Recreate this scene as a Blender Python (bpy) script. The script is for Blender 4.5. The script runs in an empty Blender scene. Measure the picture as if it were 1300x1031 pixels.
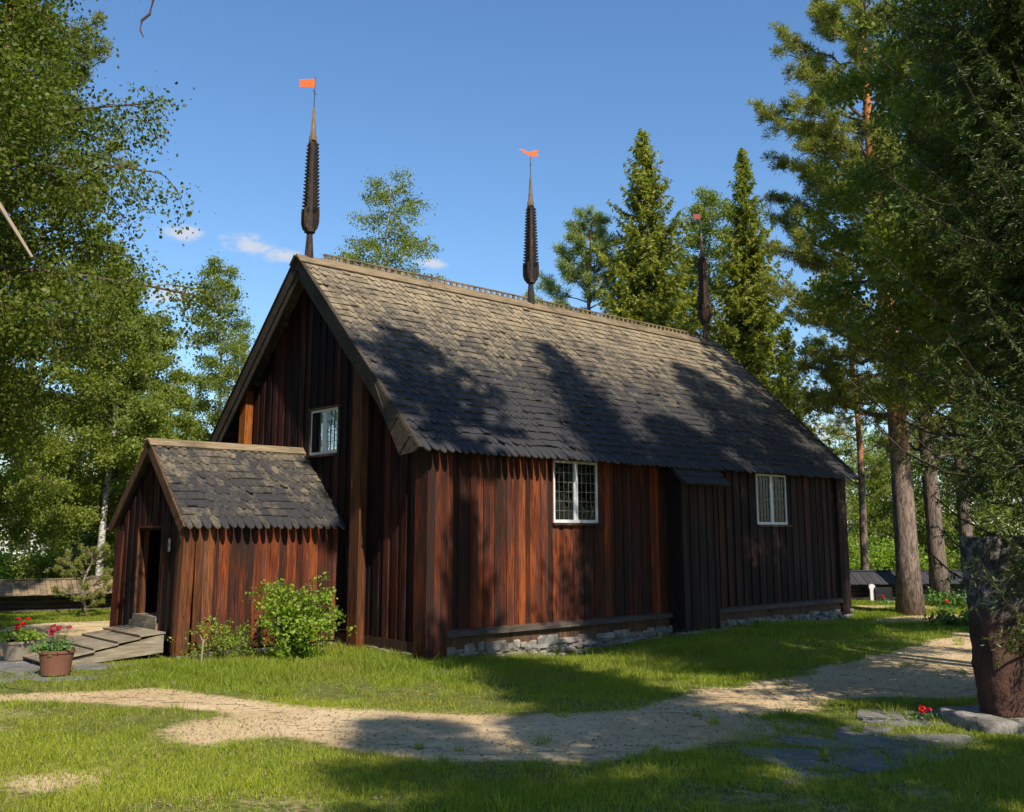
import bpy, math, random
import numpy as np
from mathutils import Vector, Matrix
random.seed(7); rng=np.random.default_rng(7)
S=bpy.context.scene; COL=S.collection
R=math.radians
# ---------------------------------------------------------------- camera
FPX=1242.7; PITCH=.164; EYE=2.48
cd=bpy.data.cameras.new('camera'); cam=bpy.data.objects.new('camera',cd); COL.objects.link(cam)
cam.location=(0,0,EYE); cam.rotation_euler=(math.pi/2+PITCH,0,0)
cd.sensor_fit='HORIZONTAL'; cd.sensor_width=36; cd.lens=36*FPX/1300
cd.shift_y=-45.5/1300; cd.clip_start=.1; cd.clip_end=3000
S.camera=cam
def ray(px,py):
    x=(px-650)/FPX; y=(470-py)/FPX; c,s=math.cos(PITCH),math.sin(PITCH)
    return np.array([x,c-s*y,s+c*y])
def at(px,py,d): r=ray(px,py); return np.array([0,0,EYE])+r*(d/r[1])
def gp(px,py,z=0): r=ray(px,py); return np.array([0,0,EYE])+r*((z-EYE)/r[2])
# ---------------------------------------------------------------- light
YAW=.842
U=np.array([math.sin(YAW),math.cos(YAW),0]); V=np.array([-math.cos(YAW),math.sin(YAW),0]); C0=np.array([-1.692,20.,0])
SUN_EL=R(44); sa=R(-12)
sh=-V*math.cos(sa)+U*math.sin(sa)
SUN=np.array([sh[0]*math.cos(SUN_EL),sh[1]*math.cos(SUN_EL),math.sin(SUN_EL)])
ld=bpy.data.lights.new('sun','SUN'); ld.energy=5.0; ld.angle=R(.55); ld.color=(1,.91,.76)
lo=bpy.data.objects.new('sun',ld); COL.objects.link(lo)
lo.rotation_euler=Vector(SUN).to_track_quat('Z','Y').to_euler()
w=bpy.data.worlds.new('World'); S.world=w; w.use_nodes=True
nt=w.node_tree; N=nt.nodes; L=nt.links
N.clear()
wo=N.new('ShaderNodeOutputWorld'); bg=N.new('ShaderNodeBackground'); sky=N.new('ShaderNodeTexSky')
sky.sky_type='NISHITA'; sky.sun_disc=False; sky.sun_elevation=SUN_EL; sky.sun_rotation=math.atan2(SUN[0],SUN[1])
sky.altitude=200; sky.air_density=1.15; sky.dust_density=.35; sky.ozone_density=5
bg.inputs[1].default_value=.115
tc=N.new('ShaderNodeTexCoord'); sp=N.new('ShaderNodeSeparateXYZ'); L.new(tc.outputs['Generated'],sp.inputs[0])
def wm(op,a,b=None,c=None):
    n=N.new('ShaderNodeMath'); n.operation=op
    for i,x in enumerate((a,b,c)):
        if x is None: continue
        if isinstance(x,(int,float)): n.inputs[i].default_value=x
        else: L.new(x,n.inputs[i])
    return n.outputs[0]
az=wm('ARCTAN2',sp.outputs[0],sp.outputs[1]); el=wm('ARCSINE',sp.outputs[2])
blob=None
for px,py,wpx,hpx in [(235,296,34,15),(312,309,42,17),(213,372,44,18),(360,326,30,12),(1035,498,50,13),(1050,548,60,22),(925,465,30,12),(980,440,40,18),(1060,610,70,22),(30,640,120,30),(100,560,60,18),(700,395,50,16),(545,335,28,9)]:
    r=ray(px,py); r=r/np.linalg.norm(r); a0=math.atan2(r[0],r[1]); e0=math.asin(r[2])
    dx=wm('DIVIDE',wm('SUBTRACT',az,a0),wpx/FPX); dy=wm('DIVIDE',wm('SUBTRACT',el,e0),hpx/FPX)
    d=wm('SUBTRACT',1,wm('SQRT',wm('ADD',wm('MULTIPLY',dx,dx),wm('MULTIPLY',dy,dy))))
    blob=d if blob is None else wm('MAXIMUM',blob,d)
nz=N.new('ShaderNodeTexNoise'); nz.inputs['Scale'].default_value=38; nz.inputs['Detail'].default_value=7; nz.inputs['Roughness'].default_value=.6
mp=N.new('ShaderNodeMapping'); mp.inputs['Scale'].default_value=(1,1,2.2); L.new(tc.outputs['Generated'],mp.inputs[0]); L.new(mp.outputs[0],nz.inputs['Vector'])
cl=wm('ADD',wm('MULTIPLY',blob,.9),wm('MULTIPLY',wm('SUBTRACT',nz.outputs[0],.5),2.6))
mr=N.new('ShaderNodeMapRange'); mr.inputs['From Min'].default_value=.0; mr.inputs['From Max'].default_value=.95; mr.interpolation_type='SMOOTHSTEP'
L.new(cl,mr.inputs[0])
ins=N.new('ShaderNodeMapRange'); ins.inputs['From Min'].default_value=-.15; ins.inputs['From Max'].default_value=.35; L.new(blob,ins.inputs[0])
cm=wm('MULTIPLY',wm('MULTIPLY',mr.outputs[0],ins.outputs[0]),.8)
mx=N.new('ShaderNodeMix'); mx.data_type='RGBA'; L.new(cm,mx.inputs[0]); hs=N.new('ShaderNodeHueSaturation'); hs.inputs['Saturation'].default_value=1.1; L.new(sky.outputs[0],hs.inputs['Color']); L.new(hs.outputs[0],mx.inputs[6]); mx.inputs[7].default_value=(4.2,4.3,4.5,1)
L.new(mx.outputs[2],bg.inputs[0]); L.new(bg.outputs[0],wo.inputs[0])
S.view_settings.view_transform='Standard'; S.view_settings.look='None'; S.view_settings.exposure=.6; S.view_settings.gamma=1
try: S.view_settings.use_curve_mapping=False
except Exception: pass
S.render.engine='CYCLES'
S.cycles.use_adaptive_sampling=True; S.cycles.adaptive_threshold=.025
S.cycles.max_bounces=5; S.cycles.transparent_max_bounces=4; S.cycles.diffuse_bounces=2; S.cycles.glossy_bounces=3; S.cycles.transmission_bounces=4

# ---------------------------------------------------------------- materials
class NM:
    """tiny node helper"""
    def __init__(s,name):
        s.m=bpy.data.materials.new(name); s.m.use_nodes=True; s.t=s.m.node_tree; s.t.nodes.clear()
        s.out=s.t.nodes.new('ShaderNodeOutputMaterial')
    def n(s,typ,**k):
        n=s.t.nodes.new('ShaderNode'+typ)
        for a,b in k.items(): setattr(n,a,b)
        return n
    def put(s,inp,x):
        if isinstance(x,(int,float)): inp.default_value=x
        elif isinstance(x,tuple): inp.default_value=x if len(x)!=3 or inp.type=='VECTOR' else (*x,1)
        else: s.t.links.new(x,inp)
    def math(s,op,a,b=0,clamp=False):
        n=s.n('Math',operation=op,use_clamp=clamp); s.put(n.inputs[0],a); s.put(n.inputs[1],b); return n.outputs[0]
    def coord(s,scale=(1,1,1),kind='Object'):
        t=s.n('TexCoord'); m=s.n('Mapping'); s.t.links.new(t.outputs[kind],m.inputs[0]); m.inputs['Scale'].default_value=scale; return m.outputs[0]
    def pos(s):
        return s.n('NewGeometry').outputs['Position']
    def noise(s,vec,scale,detail=4,rough=.55,dist=0):
        n=s.n('TexNoise'); s.put(n.inputs['Vector'],vec); n.inputs['Scale'].default_value=scale; n.inputs['Detail'].default_value=detail; n.inputs['Roughness'].default_value=rough; n.inputs['Distortion'].default_value=dist; return n.outputs[0]
    def ramp(s,f,lo,hi,smooth=True):
        n=s.n('MapRange'); s.put(n.inputs[0],f); n.inputs[1].default_value=lo; n.inputs[2].default_value=hi
        if smooth: n.interpolation_type='SMOOTHSTEP'
        return n.outputs[0]
    def mix(s,f,a,b,mode='MIX'):
        n=s.n('Mix',data_type='RGBA',blend_type=mode); s.put(n.inputs[0],f); s.put(n.inputs[6],a); s.put(n.inputs[7],b); return n.outputs[2]
    def attr(s,name='rnd'):
        return s.n('Attribute',attribute_name=name).outputs['Fac']
    def bump(s,h,strength=.5,dist=.02):
        b=s.n('Bump'); s.put(b.inputs['Height'],h); b.inputs['Strength'].default_value=strength; b.inputs['Distance'].default_value=dist; return b.outputs[0]
    def bsdf(s,col,rough=.7,spec=.3,bump=None,metal=0):
        p=s.n('BsdfPrincipled'); s.put(p.inputs['Base Color'],col); s.put(p.inputs['Roughness'],rough); s.put(p.inputs['Specular IOR Level'],spec); p.inputs['Metallic'].default_value=metal
        if bump is not None: s.put(p.inputs['Normal'],bump)
        return p.outputs[0]
    def done(s,sh): s.t.links.new(sh,s.out.inputs[0]); return s.m
M={}
def wood(name,dark,red,orange,bias=0.,vert=(9,9,.55),spec=.1):
    k=NM(name); c=k.coord(vert); g=k.noise(c,3.2,6,.65,.3); g2=k.noise(k.coord((40,40,1.2)),2,4,.6); r=k.attr()
    big=k.noise(k.coord((1.2,1.2,.35)),1.0,3,.6)
    f=k.math('ADD',k.math('ADD',k.math('MULTIPLY',g,1.7),k.math('MULTIPLY',r,.6)),k.math('ADD',k.math('MULTIPLY',big,1.0),-1.67+bias))
    col=k.mix(k.ramp(f,-.28,.18),dark,red); col=k.mix(k.ramp(f,.12,.55),col,orange)
    col=k.mix(k.math('MULTIPLY',k.ramp(g2,.35,.7),.45),col,(.012,.009,.008))
    gw=k.noise(k.coord((4,4,.45)),1.7,4,.6); col=k.mix(k.math('MULTIPLY',k.ramp(k.math('ADD',gw,k.math('MULTIPLY',k.math('SUBTRACT',r,.5),.25)),.48,.66),.6),col,k.mix(.55,col,tuple((a+b_)*.5+.02 for a,b_ in zip(dark,(.045,.035,.03)))))
    kn=k.n('TexVoronoi'); k.put(kn.inputs['Vector'],k.coord((5.5,5.5,1.6))); kn.inputs['Scale'].default_value=1.1; col=k.mix(k.math('MULTIPLY',k.math('SUBTRACT',1,k.ramp(kn.outputs['Distance'],.03,.10)),.8),col,(.015,.009,.007))
    h=k.math('ADD',k.math('MULTIPLY',g2,.7),g)
    return k.done(k.bsdf(col,k.math('ADD',k.math('MULTIPLY',g,.35),.5),spec,k.bump(h,.4,.01)))
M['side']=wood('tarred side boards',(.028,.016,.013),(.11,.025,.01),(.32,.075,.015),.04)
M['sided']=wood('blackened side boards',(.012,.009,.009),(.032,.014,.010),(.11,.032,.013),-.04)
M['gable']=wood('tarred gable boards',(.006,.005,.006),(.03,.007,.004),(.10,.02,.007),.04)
M['post']=wood('amber corner board',(.035,.017,.01),(.12,.04,.014),(.26,.085,.025),-.02)
M['amber']=wood('sunlight-painted board',(.16,.05,.012),(.36,.11,.02),(.6,.22,.04),.1)  # sunlight on the left gable pilaster, painted as a lighter board colour
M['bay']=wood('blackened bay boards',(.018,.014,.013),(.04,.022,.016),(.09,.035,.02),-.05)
M['trim']=wood('brown trim wood',(.04,.025,.018),(.12,.065,.035),(.22,.13,.07),0)
def grey_wood(name,a,b,dk=(.05,.04,.03),scale=(1,14,14)):
    k=NM(name); g=k.noise(k.coord(scale),2.2,6,.65,.2); r=k.attr(); n2=k.noise(k.coord(),1.3,4,.6)
    col=k.mix(k.ramp(g,.3,.7),a,b); col=k.mix(k.math('MULTIPLY',k.ramp(k.math('ADD',n2,k.math('MULTIPLY',r,.25)),.5,.85),.6),col,dk)
    return k.done(k.bsdf(col,.8,.2,k.bump(g,.5,.01)))
M['grey']=grey_wood('weathered grey planks',(.15,.12,.085),(.31,.26,.19))
M['ridge']=grey_wood('weathered ridge plank',(.12,.085,.05),(.27,.205,.125),(.035,.03,.026))
M['verge']=grey_wood('weathered verge board',(.03,.025,.022),(.085,.065,.045),(.02,.017,.015),(6,6,6))
M['log']=grey_wood('old log',(.035,.027,.023),(.095,.075,.06))
def shingle(name,z0,z1,amt):
    k=NM(name); oc=k.coord(); sx=k.n('SeparateXYZ'); k.put(sx.inputs[0],oc)
    r=k.attr(); n1=k.noise(oc,1.1,5,.65); n2=k.noise(oc,11,4,.7); n3=k.noise(k.coord((30,3,3)),2,4,.6)
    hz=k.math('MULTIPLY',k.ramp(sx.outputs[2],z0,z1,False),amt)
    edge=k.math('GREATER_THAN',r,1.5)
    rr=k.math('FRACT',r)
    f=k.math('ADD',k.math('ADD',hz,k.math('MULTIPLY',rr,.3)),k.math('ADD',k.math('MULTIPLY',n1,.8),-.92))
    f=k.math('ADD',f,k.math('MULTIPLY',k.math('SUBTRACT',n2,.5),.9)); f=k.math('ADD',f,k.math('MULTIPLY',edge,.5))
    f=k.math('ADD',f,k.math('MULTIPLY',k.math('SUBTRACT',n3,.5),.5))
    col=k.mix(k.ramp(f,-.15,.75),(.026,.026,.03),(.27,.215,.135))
    col=k.mix(k.math('MULTIPLY',k.ramp(n3,.5,.8),.3),col,(.10,.10,.115))
    return k.done(k.bsdf(col,.72,.3,k.bump(k.math('ADD',n2,n3),.5,.01)))
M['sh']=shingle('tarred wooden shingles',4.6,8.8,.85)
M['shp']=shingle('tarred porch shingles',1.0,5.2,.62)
def stone(name,a,b,c,sc=3.5):
    k=NM(name); o=k.coord(); n1=k.noise(o,sc,6,.65); n2=k.noise(o,sc*7,4,.6); r=k.attr()
    col=k.mix(k.ramp(n1,.35,.65),a,b); col=k.mix(k.math('MULTIPLY',r,.55),col,c); col=k.mix(k.math('MULTIPLY',k.ramp(n2,.56,.72),.45),col,(.4,.39,.36))
    return k.done(k.bsdf(col,.85,.2,k.bump(k.math('ADD',n1,n2),.8,.02)))
M['stone']=stone('field stones',(.12,.115,.105),(.33,.31,.28),(.12,.085,.06))
M['slate']=stone('slate flags',(.10,.10,.105),(.18,.18,.18),(.14,.125,.11),1.5)
def monument():
    k=NM('rough red granite'); o=k.coord(); n1=k.noise(o,2.2,6,.65); n2=k.noise(o,22,5,.7); n3=k.noise(o,7,5,.7,.5); sx=k.n('SeparateXYZ'); k.put(sx.inputs[0],o)
    col=k.mix(k.ramp(n1,.35,.65),(.045,.022,.017),(.09,.045,.032)); col=k.mix(k.math('MULTIPLY',k.ramp(n2,.5,.75),.5),col,(.13,.09,.07))
    up=k.ramp(k.math('ADD',sx.outputs[2],k.math('ADD',k.math('MULTIPLY',n3,.5),k.math('MULTIPLY',n1,.5))),1.75,2.1)
    li=k.mix(k.ramp(n3,.45,.6),(.035,.034,.033),(.17,.165,.145)); col=k.mix(k.math('MULTIPLY',up,.85),col,li)
    return k.done(k.bsdf(col,.9,.2,k.bump(k.math('ADD',k.math('MULTIPLY',n3,2),n2),.8,.03)))
M['granite']=monument()
def plain(name,col,rough=.6,spec=.3,var=.25,sc=6,metal=0):
    k=NM(name); n=k.noise(k.coord(),sc,4,.6); r=k.attr()
    d=tuple(c*(1-var) for c in col); b=tuple(min(1,c*(1+var)) for c in col)
    return k.done(k.bsdf(k.mix(k.math('ADD',k.math('MULTIPLY',n,.6),k.math('MULTIPLY',r,.4)),d,b),rough,spec,k.bump(n,.15,.01),metal))
M['white']=plain('flaking white paint',(.58,.6,.62),.55,.3,.22,14)
M['lead']=plain('lead came',(.13,.125,.10),.5,.4)
M['dark']=plain('dark interior',(.02,.015,.012),.9,.1)
M['iron']=plain('black iron',(.03,.03,.035),.5,.4)
M['orange']=plain('orange enamel',(.7,.12,.02),.45,.4,.12)
M['redflag']=plain('dark red enamel',(.22,.03,.015),.5,.4,.3)
M['bwhite']=plain('white marble',(.5,.5,.5),.5,.3,.1)
M['blackstone']=plain('polished black granite',(.02,.02,.022),.2,.5)
M['terra']=plain('brown clay pot',(.15,.065,.04),.8,.2,.3)
M['concrete']=plain('grey-brown pot',(.2,.17,.13),.9,.2,.3)
M['housew']=plain('white house wall',(.7,.7,.68),.7,.2,.05)
M['roofgrey']=plain('grey metal roof',(.2,.2,.22),.5,.3)
M['petal']=plain('red petals',(.62,.012,.02),.5,.3,.35,30)
M['petald']=plain('dark red petals',(.3,.008,.03),.5,.3,.35,30)
M['petalw']=plain('white petals',(.8,.8,.78),.5,.3,.1)
M['spire']=wood('tarred spire wood',(.035,.028,.026),(.13,.075,.045),(.42,.24,.11),0,(9,9,1.5))
M['spirepale']=wood('bleached spire wood',(.1,.07,.045),(.25,.17,.1),(.4,.3,.19),0,(9,9,1.5))
def glass():
    k=NM('old window glass'); n=k.noise(k.coord(),5,2)
    g=k.n('BsdfGlossy'); g.inputs['Roughness'].default_value=.04; g.inputs['Color'].default_value=(.75,.8,.8,1); k.put(g.inputs['Normal'],k.bump(n,.25,.02))
    t=k.n('BsdfTransparent'); t.inputs['Color'].default_value=(.22,.24,.2,1)
    fr=k.n('Fresnel'); fr.inputs[0].default_value=1.5
    x=k.n('MixShader'); k.put(x.inputs[0],k.math('ADD',k.math('MULTIPLY',fr.outputs[0],.8),.0,True)); k.t.links.new(t.outputs[0],x.inputs[1]); k.t.links.new(g.outputs[0],x.inputs[2])
    return k.done(x.outputs[0])
M['glass']=glass()
def leafm(name,a,b,c,trans=.4,tr=(1.3,1.5,.5),spec=.3):
    k=NM(name); r=k.attr(); n=k.noise(k.pos(),.45,3,.6)
    col=k.mix(k.ramp(r,0,1,False),a,b); col=k.mix(k.math('MULTIPLY',k.ramp(n,.42,.68),.75),col,c)
    p=k.bsdf(col,.5,spec)
    t=k.n('BsdfTranslucent'); k.put(t.inputs[0],k.mix(1.,col,tr,'MULTIPLY'))
    x=k.n('MixShader'); x.inputs[0].default_value=trans; k.t.links.new(p,x.inputs[1]); k.t.links.new(t.outputs[0],x.inputs[2])
    return k.done(x.outputs[0])
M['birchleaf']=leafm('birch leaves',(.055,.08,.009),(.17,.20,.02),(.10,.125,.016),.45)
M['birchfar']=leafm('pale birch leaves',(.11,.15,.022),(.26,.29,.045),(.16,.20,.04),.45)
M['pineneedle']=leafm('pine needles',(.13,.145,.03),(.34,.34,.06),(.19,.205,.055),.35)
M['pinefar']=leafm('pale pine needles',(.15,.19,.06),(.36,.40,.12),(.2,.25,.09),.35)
M['spruceshaded']=leafm('shade-tinted spruce needles',(.025,.045,.012),(.10,.13,.02),(.05,.07,.018),.2)  # shade of the backlit near spruce put into the needle colour
M['spruceneedle']=leafm('spruce needles',(.085,.115,.014),(.34,.34,.04),(.15,.18,.025),.35)
M['shrubleaf']=leafm('shrub leaves',(.12,.2,.02),(.29,.38,.035),(.16,.25,.03),.4)
M['potleaf']=leafm('geranium leaves',(.05,.13,.025),(.12,.22,.04),(.07,.15,.03),.3)
M['grassb']=leafm('grass blades',(.12,.19,.012),(.34,.36,.035),(.24,.24,.04),.4)
def bark(name,a,b,sc,up=None,zz=(4,8)):
    k=NM(name); o=k.coord(sc); n=k.noise(o,3,6,.7,.6); n2=k.noise(k.coord(),.8,3)
    col=k.mix(k.ramp(n,.38,.62),a,b)
    if up:
        sx=k.n('SeparateXYZ'); k.put(sx.inputs[0],k.coord()); f=k.ramp(k.math('ADD',sx.outputs[2],k.math('MULTIPLY',n,3)),zz[0],zz[1])
        col=k.mix(f,col,k.mix(k.ramp(n,.35,.65),up[0],up[1]))
    return k.done(k.bsdf(col,.9,.15,k.bump(n,1.,.04)))
M['pinebark']=bark('pine bark',(.08,.06,.05),(.26,.19,.15),(5,5,1.2),((.34,.12,.04),(.5,.2,.07)),(5.5,9.5))
M['pinebarkd']=bark('dark pine bark',(.07,.055,.05),(.2,.15,.12),(5,5,1.2))
M['birchbark']=bark('birch bark',(.12,.11,.10),(.62,.6,.56),(2,2,7))
M['twig']=plain('twig bark',(.09,.06,.045),.9,.1)
M['deadtwig']=plain('bare grey branch',(.26,.2,.15),.9,.1)
def groundm(name,basic):
    k=NM(name); p=k.pos(); n1=k.noise(p,.6,6,.65); n2=k.noise(p,6,5,.7); n3=k.noise(p,55,3,.7)
    sand=k.mix(k.ramp(n1,.35,.65),(.46,.335,.185),(.56,.425,.255)); sand=k.mix(k.math('MULTIPLY',k.ramp(n2,.45,.7),.45),sand,(.30,.21,.12)); sand=k.mix(k.math('MULTIPLY',k.ramp(n3,.58,.75),.5),sand,(.2,.14,.08))
    if basic: col=sand
    else:
        soil=k.mix(k.ramp(n2,.35,.65),(.075,.095,.02),(.15,.155,.04))
        s=k.math('ADD',k.math('ADD',k.attr('sand'),k.math('MULTIPLY',k.math('SUBTRACT',n2,.5),.9)),k.math('MULTIPLY',k.math('SUBTRACT',n1,.5),.5)); col=k.mix(k.ramp(s,.2,.62),soil,sand)
    return k.done(k.bsdf(col,.95,.1,k.bump(k.math('ADD',n2,n3),.6,.03)))
M['ground']=groundm('turf and soil',False); M['sand']=groundm('trodden sand',True)

# ---------------------------------------------------------------- mesh helpers
def link(name,me,mat,parent=None,smooth=False):
    o=bpy.data.objects.new(name,me); COL.objects.link(o)
    if mat: me.materials.append(mat)
    if parent: o.parent=parent
    if smooth: me.polygons.foreach_set('use_smooth',np.ones(len(me.polygons),bool))
    return o
def tag(o,label=None,cat=None,group=None,kind=None):
    if label:o['label']=label
    if cat:o['category']=cat
    if group:o['group']=group
    if kind:o['kind']=kind
    return o
def empty(name,loc=(0,0,0),rz=0):
    o=bpy.data.objects.new(name,None); COL.objects.link(o); o.location=tuple(float(x) for x in loc); o.rotation_euler=(0,0,rz); o.empty_display_size=.3; return o
def npmesh(name,Vv,F,rnd,mat,parent=None,smooth=False):
    """Vv (n,3), F (m,k) index array, rnd (m,)"""
    me=bpy.data.meshes.new(name); k=F.shape[1]; m=len(F)
    me.vertices.add(len(Vv)); me.vertices.foreach_set('co',np.ascontiguousarray(Vv,dtype=np.float32).ravel())
    me.loops.add(m*k); me.loops.foreach_set('vertex_index',np.ascontiguousarray(F,dtype=np.int32).ravel())
    me.polygons.add(m); me.polygons.foreach_set('loop_start',np.arange(0,m*k,k,dtype=np.int32))
    try: me.polygons.foreach_set('loop_total',np.full(m,k,dtype=np.int32))
    except Exception: pass
    a=me.attributes.new('rnd','FLOAT','FACE'); a.data.foreach_set('value',np.ascontiguousarray(rnd,dtype=np.float32))
    me.update(calc_edges=True); return link(name,me,mat,parent,smooth)
class MB:
    def __init__(s): s.v=[]; s.f=[]; s.r=[]
    def add(s,vs,fs,r=None):
        b=len(s.v); s.v+= [tuple(map(float,p)) for p in vs]; s.f+=[tuple(i+b for i in f) for f in fs]
        if r is None: r=random.random()
        s.r+= list(r) if isinstance(r,(list,tuple)) else [r]*len(fs)
    def hexa(s,p,r=None):  # p: 8 pts bottom 4 ccw, top 4
        s.add(p,[(0,3,2,1),(4,5,6,7),(0,1,5,4),(1,2,6,5),(2,3,7,6),(3,0,4,7)],r)
    def box(s,x0,x1,y0,y1,z0,z1,r=None,top=None):
        """top: optional function (x,y)->z for a sloped top"""
        z=[z1]*4 if top is None else [top(x0,y0),top(x1,y0),top(x1,y1),top(x0,y1)]
        s.hexa([(x0,y0,z0),(x1,y0,z0),(x1,y1,z0),(x0,y1,z0),(x0,y0,z[0]),(x1,y0,z[1]),(x1,y1,z[2]),(x0,y1,z[3])],r)
    def prism(s,poly,ext,r=None,redge=None):
        n=len(poly); P=[np.array(p,float) for p in poly]; e=np.array(ext,float)
        fs=[tuple(range(n)),tuple(range(2*n-1,n-1,-1))]+[(i,i+n,(i+1)%n+n,(i+1)%n) for i in range(n)]
        if r is None:r=random.random()
        rr=[r,r]+[(r if redge is None else redge)]*n
        s.add(P+[p+e for p in P],fs,rr)
    def beam(s,a,b,wd,hd,up=(0,0,1),r=None):
        a=np.array(a,float);b=np.array(b,float);d=b-a;d/=np.linalg.norm(d);sd=np.cross(d,up);sd/=np.linalg.norm(sd);uu=np.cross(sd,d)
        q=[]
        for p in(a,b):
            q+=[p-sd*wd/2-uu*hd/2,p+sd*wd/2-uu*hd/2,p+sd*wd/2+uu*hd/2,p-sd*wd/2+uu*hd/2]
        s.add(q,[(0,1,2,3),(7,6,5,4),(0,4,5,1),(1,5,6,2),(2,6,7,3),(3,7,4,0)],r)
    def tube(s,pts,rad,k=6,r=None,cap=True):
        pts=np.array(pts,float); n=len(pts); rad=np.broadcast_to(np.array(rad,float),(n,))
        t=np.gradient(pts,axis=0); t/=np.linalg.norm(t,axis=1,keepdims=True)+1e-9
        ref=np.array([0,0,1.]) if abs(t[:,2]).mean()<.8 else np.array([1.,0,0])
        a=np.cross(t,ref); a/=np.linalg.norm(a,axis=1,keepdims=True)+1e-9; b=np.cross(t,a)
        ang=np.linspace(0,2*math.pi,k,endpoint=False)
        P=(pts[:,None]+rad[:,None,None]*(np.cos(ang)[None,:,None]*a[:,None]+np.sin(ang)[None,:,None]*b[:,None])).reshape(-1,3)
        F=[]
        for i in range(n-1):
            for j in range(k):
                j2=(j+1)%k; F.append((i*k+j,i*k+j2,(i+1)*k+j2,(i+1)*k+j))
        if cap: F.append(tuple(range(k-1,-1,-1))); F.append(tuple((n-1)*k+j for j in range(k)))
        s.add(P,F,r)
    def build(s,name,mat,parent=None,smooth=False):
        me=bpy.data.meshes.new(name); me.from_pydata(s.v,[],s.f); a=me.attributes.new('rnd','FLOAT','FACE'); a.data.foreach_set('value',np.array(s.r,dtype=np.float32)); me.update()
        import bmesh
        b=bmesh.new(); b.from_mesh(me); bmesh.ops.recalc_face_normals(b,faces=b.faces); b.to_mesh(me); b.free()
        return link(name,me,mat,parent,smooth)
def vnoise(x,y,sc,seed=0):
    x=np.asarray(x)/sc+seed*17.3; y=np.asarray(y)/sc-seed*9.1
    xi=np.floor(x); yi=np.floor(y); fx=x-xi; fy=y-yi; fx=fx*fx*(3-2*fx); fy=fy*fy*(3-2*fy)
    h=lambda a,b: np.modf(np.abs(np.sin(a*127.1+b*311.7+seed*3.7)*43758.5453))[0]
    return (h(xi,yi)*(1-fx)+h(xi+1,yi)*fx)*(1-fy)+(h(xi,yi+1)*(1-fx)+h(xi+1,yi+1)*fx)*fy
def inpoly(x,y,P):
    x=np.asarray(x);y=np.asarray(y); c=np.zeros(x.shape,bool); n=len(P); j=n-1
    for i in range(n):
        xi,yi=P[i];xj,yj=P[j]
        if yi!=yj: c^=((yi>y)!=(yj>y))&(x<(xj-xi)*(y-yi)/(yj-yi)+xi)
        j=i
    return c

# ---------------------------------------------------------------- ground
def gz(x,y):
    x=np.asarray(x,float);y=np.asarray(y,float)
    z=(vnoise(x,y,6,1)-.5)*.10+(vnoise(x,y,1.3,2)-.5)*.035
    s=(x-C0[0])*U[0]+(y-C0[1])*U[1]; t=(x-C0[0])*V[0]+(y-C0[1])*V[1]
    z=z-.2*np.exp(-((s-4)/3.5)**2-((t+.6)/1.2)**2)-.16*np.exp(-((s-14.5)/2)**2-((t+.5)/1.5)**2)
    z=z+.22*np.exp(-((s+3.6)/1.6)**2-((t-7.2)/1.3)**2)
    far=np.clip((np.hypot(x,y-20)-45)/60,0,1); z=z-far*1.2+ (far**2)*(vnoise(x,y,40,3)-.5)*3
    return z
PATH=[gp(*p)[:2] for p in [(-260,905),(-60,888),(60,882),(190,874),(260,882),(340,893),(430,905),(520,910),(620,916),(700,911),(760,905),(830,898),(870,884),(920,869),(1000,853),(1080,842),(1150,824),(1235,800),(1400,790),(1700,800),(1800,860),(1300,868),(1240,886),(1060,884),(1030,902),(965,905),(930,938),(880,955),(700,968),(520,965),(400,950),(352,928),(300,911),(240,901),(120,894),(0,892),(-260,918)]]
YARD=[gp(*p)[:2] for p in [(-300,838),(0,812),(10,795),(60,792),(150,788),(215,800),(215,815),(120,838),(0,845),(-300,860)]]
FAR1=[gp(*p)[:2] for p in [(1082,782),(1240,779),(1240,785),(1150,792),(1082,793)]]
BARE=[gp(*p)[:2] for p in [(235,912),(300,915),(345,925),(330,945),(255,960),(205,935)]]
def sandmask(x,y):
    jx=x+(vnoise(x,y,1.1,5)-.5)*.7+(vnoise(x,y,.35,6)-.5)*.35; jy=y+(vnoise(x,y,1.0,7)-.5)*.4+(vnoise(x,y,.3,8)-.5)*.2
    m=inpoly(jx,jy,PATH)*1.0
    m=np.maximum(m,inpoly(jx,jy,YARD)*.95); m=np.maximum(m,inpoly(jx,jy,FAR1)*.8); m=np.maximum(m,inpoly(jx,jy,BARE)*.7)
    patch=np.clip((vnoise(x,y,2.6,9)-.72)*3,0,.5)+np.clip((vnoise(x,y,.8,10)-.7)*2,0,.4)
    patch=patch*np.where(y<14.3,1,.15)
    return np.clip(np.maximum(m,patch),0,1)
def grown(a,b,step,grow,end):
    xs=[b]; st=step
    while xs[-1]<end: st*=grow; xs.append(xs[-1]+st)
    return xs[1:]
def axis(a,b,step,lo,hi):
    mid=list(np.arange(a,b+1e-6,step)); up=grown(a,b,step,1.22,hi); dn=[a-(q-b) for q in grown(a,b,step,1.22,b+(a-lo))]
    return np.array(sorted(dn)+mid+up)
xs=axis(-20,24,.16,-700,700); ys=axis(7,40,.16,-300,1100)
X,Y=np.meshgrid(xs,ys,indexing='ij'); Z=gz(X,Y)
nx,ny=X.shape; idx=np.arange(nx*ny).reshape(nx,ny)
F=np.stack([idx[:-1,:-1],idx[1:,:-1],idx[1:,1:],idx[:-1,1:]],-1).reshape(-1,4)
g=npmesh('ground',np.stack([X,Y,Z],-1).reshape(-1,3),F,np.zeros(len(F)),M['ground'],None,True)
sm=sandmask(X,Y); K=np.ones((3,3))/9
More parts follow.
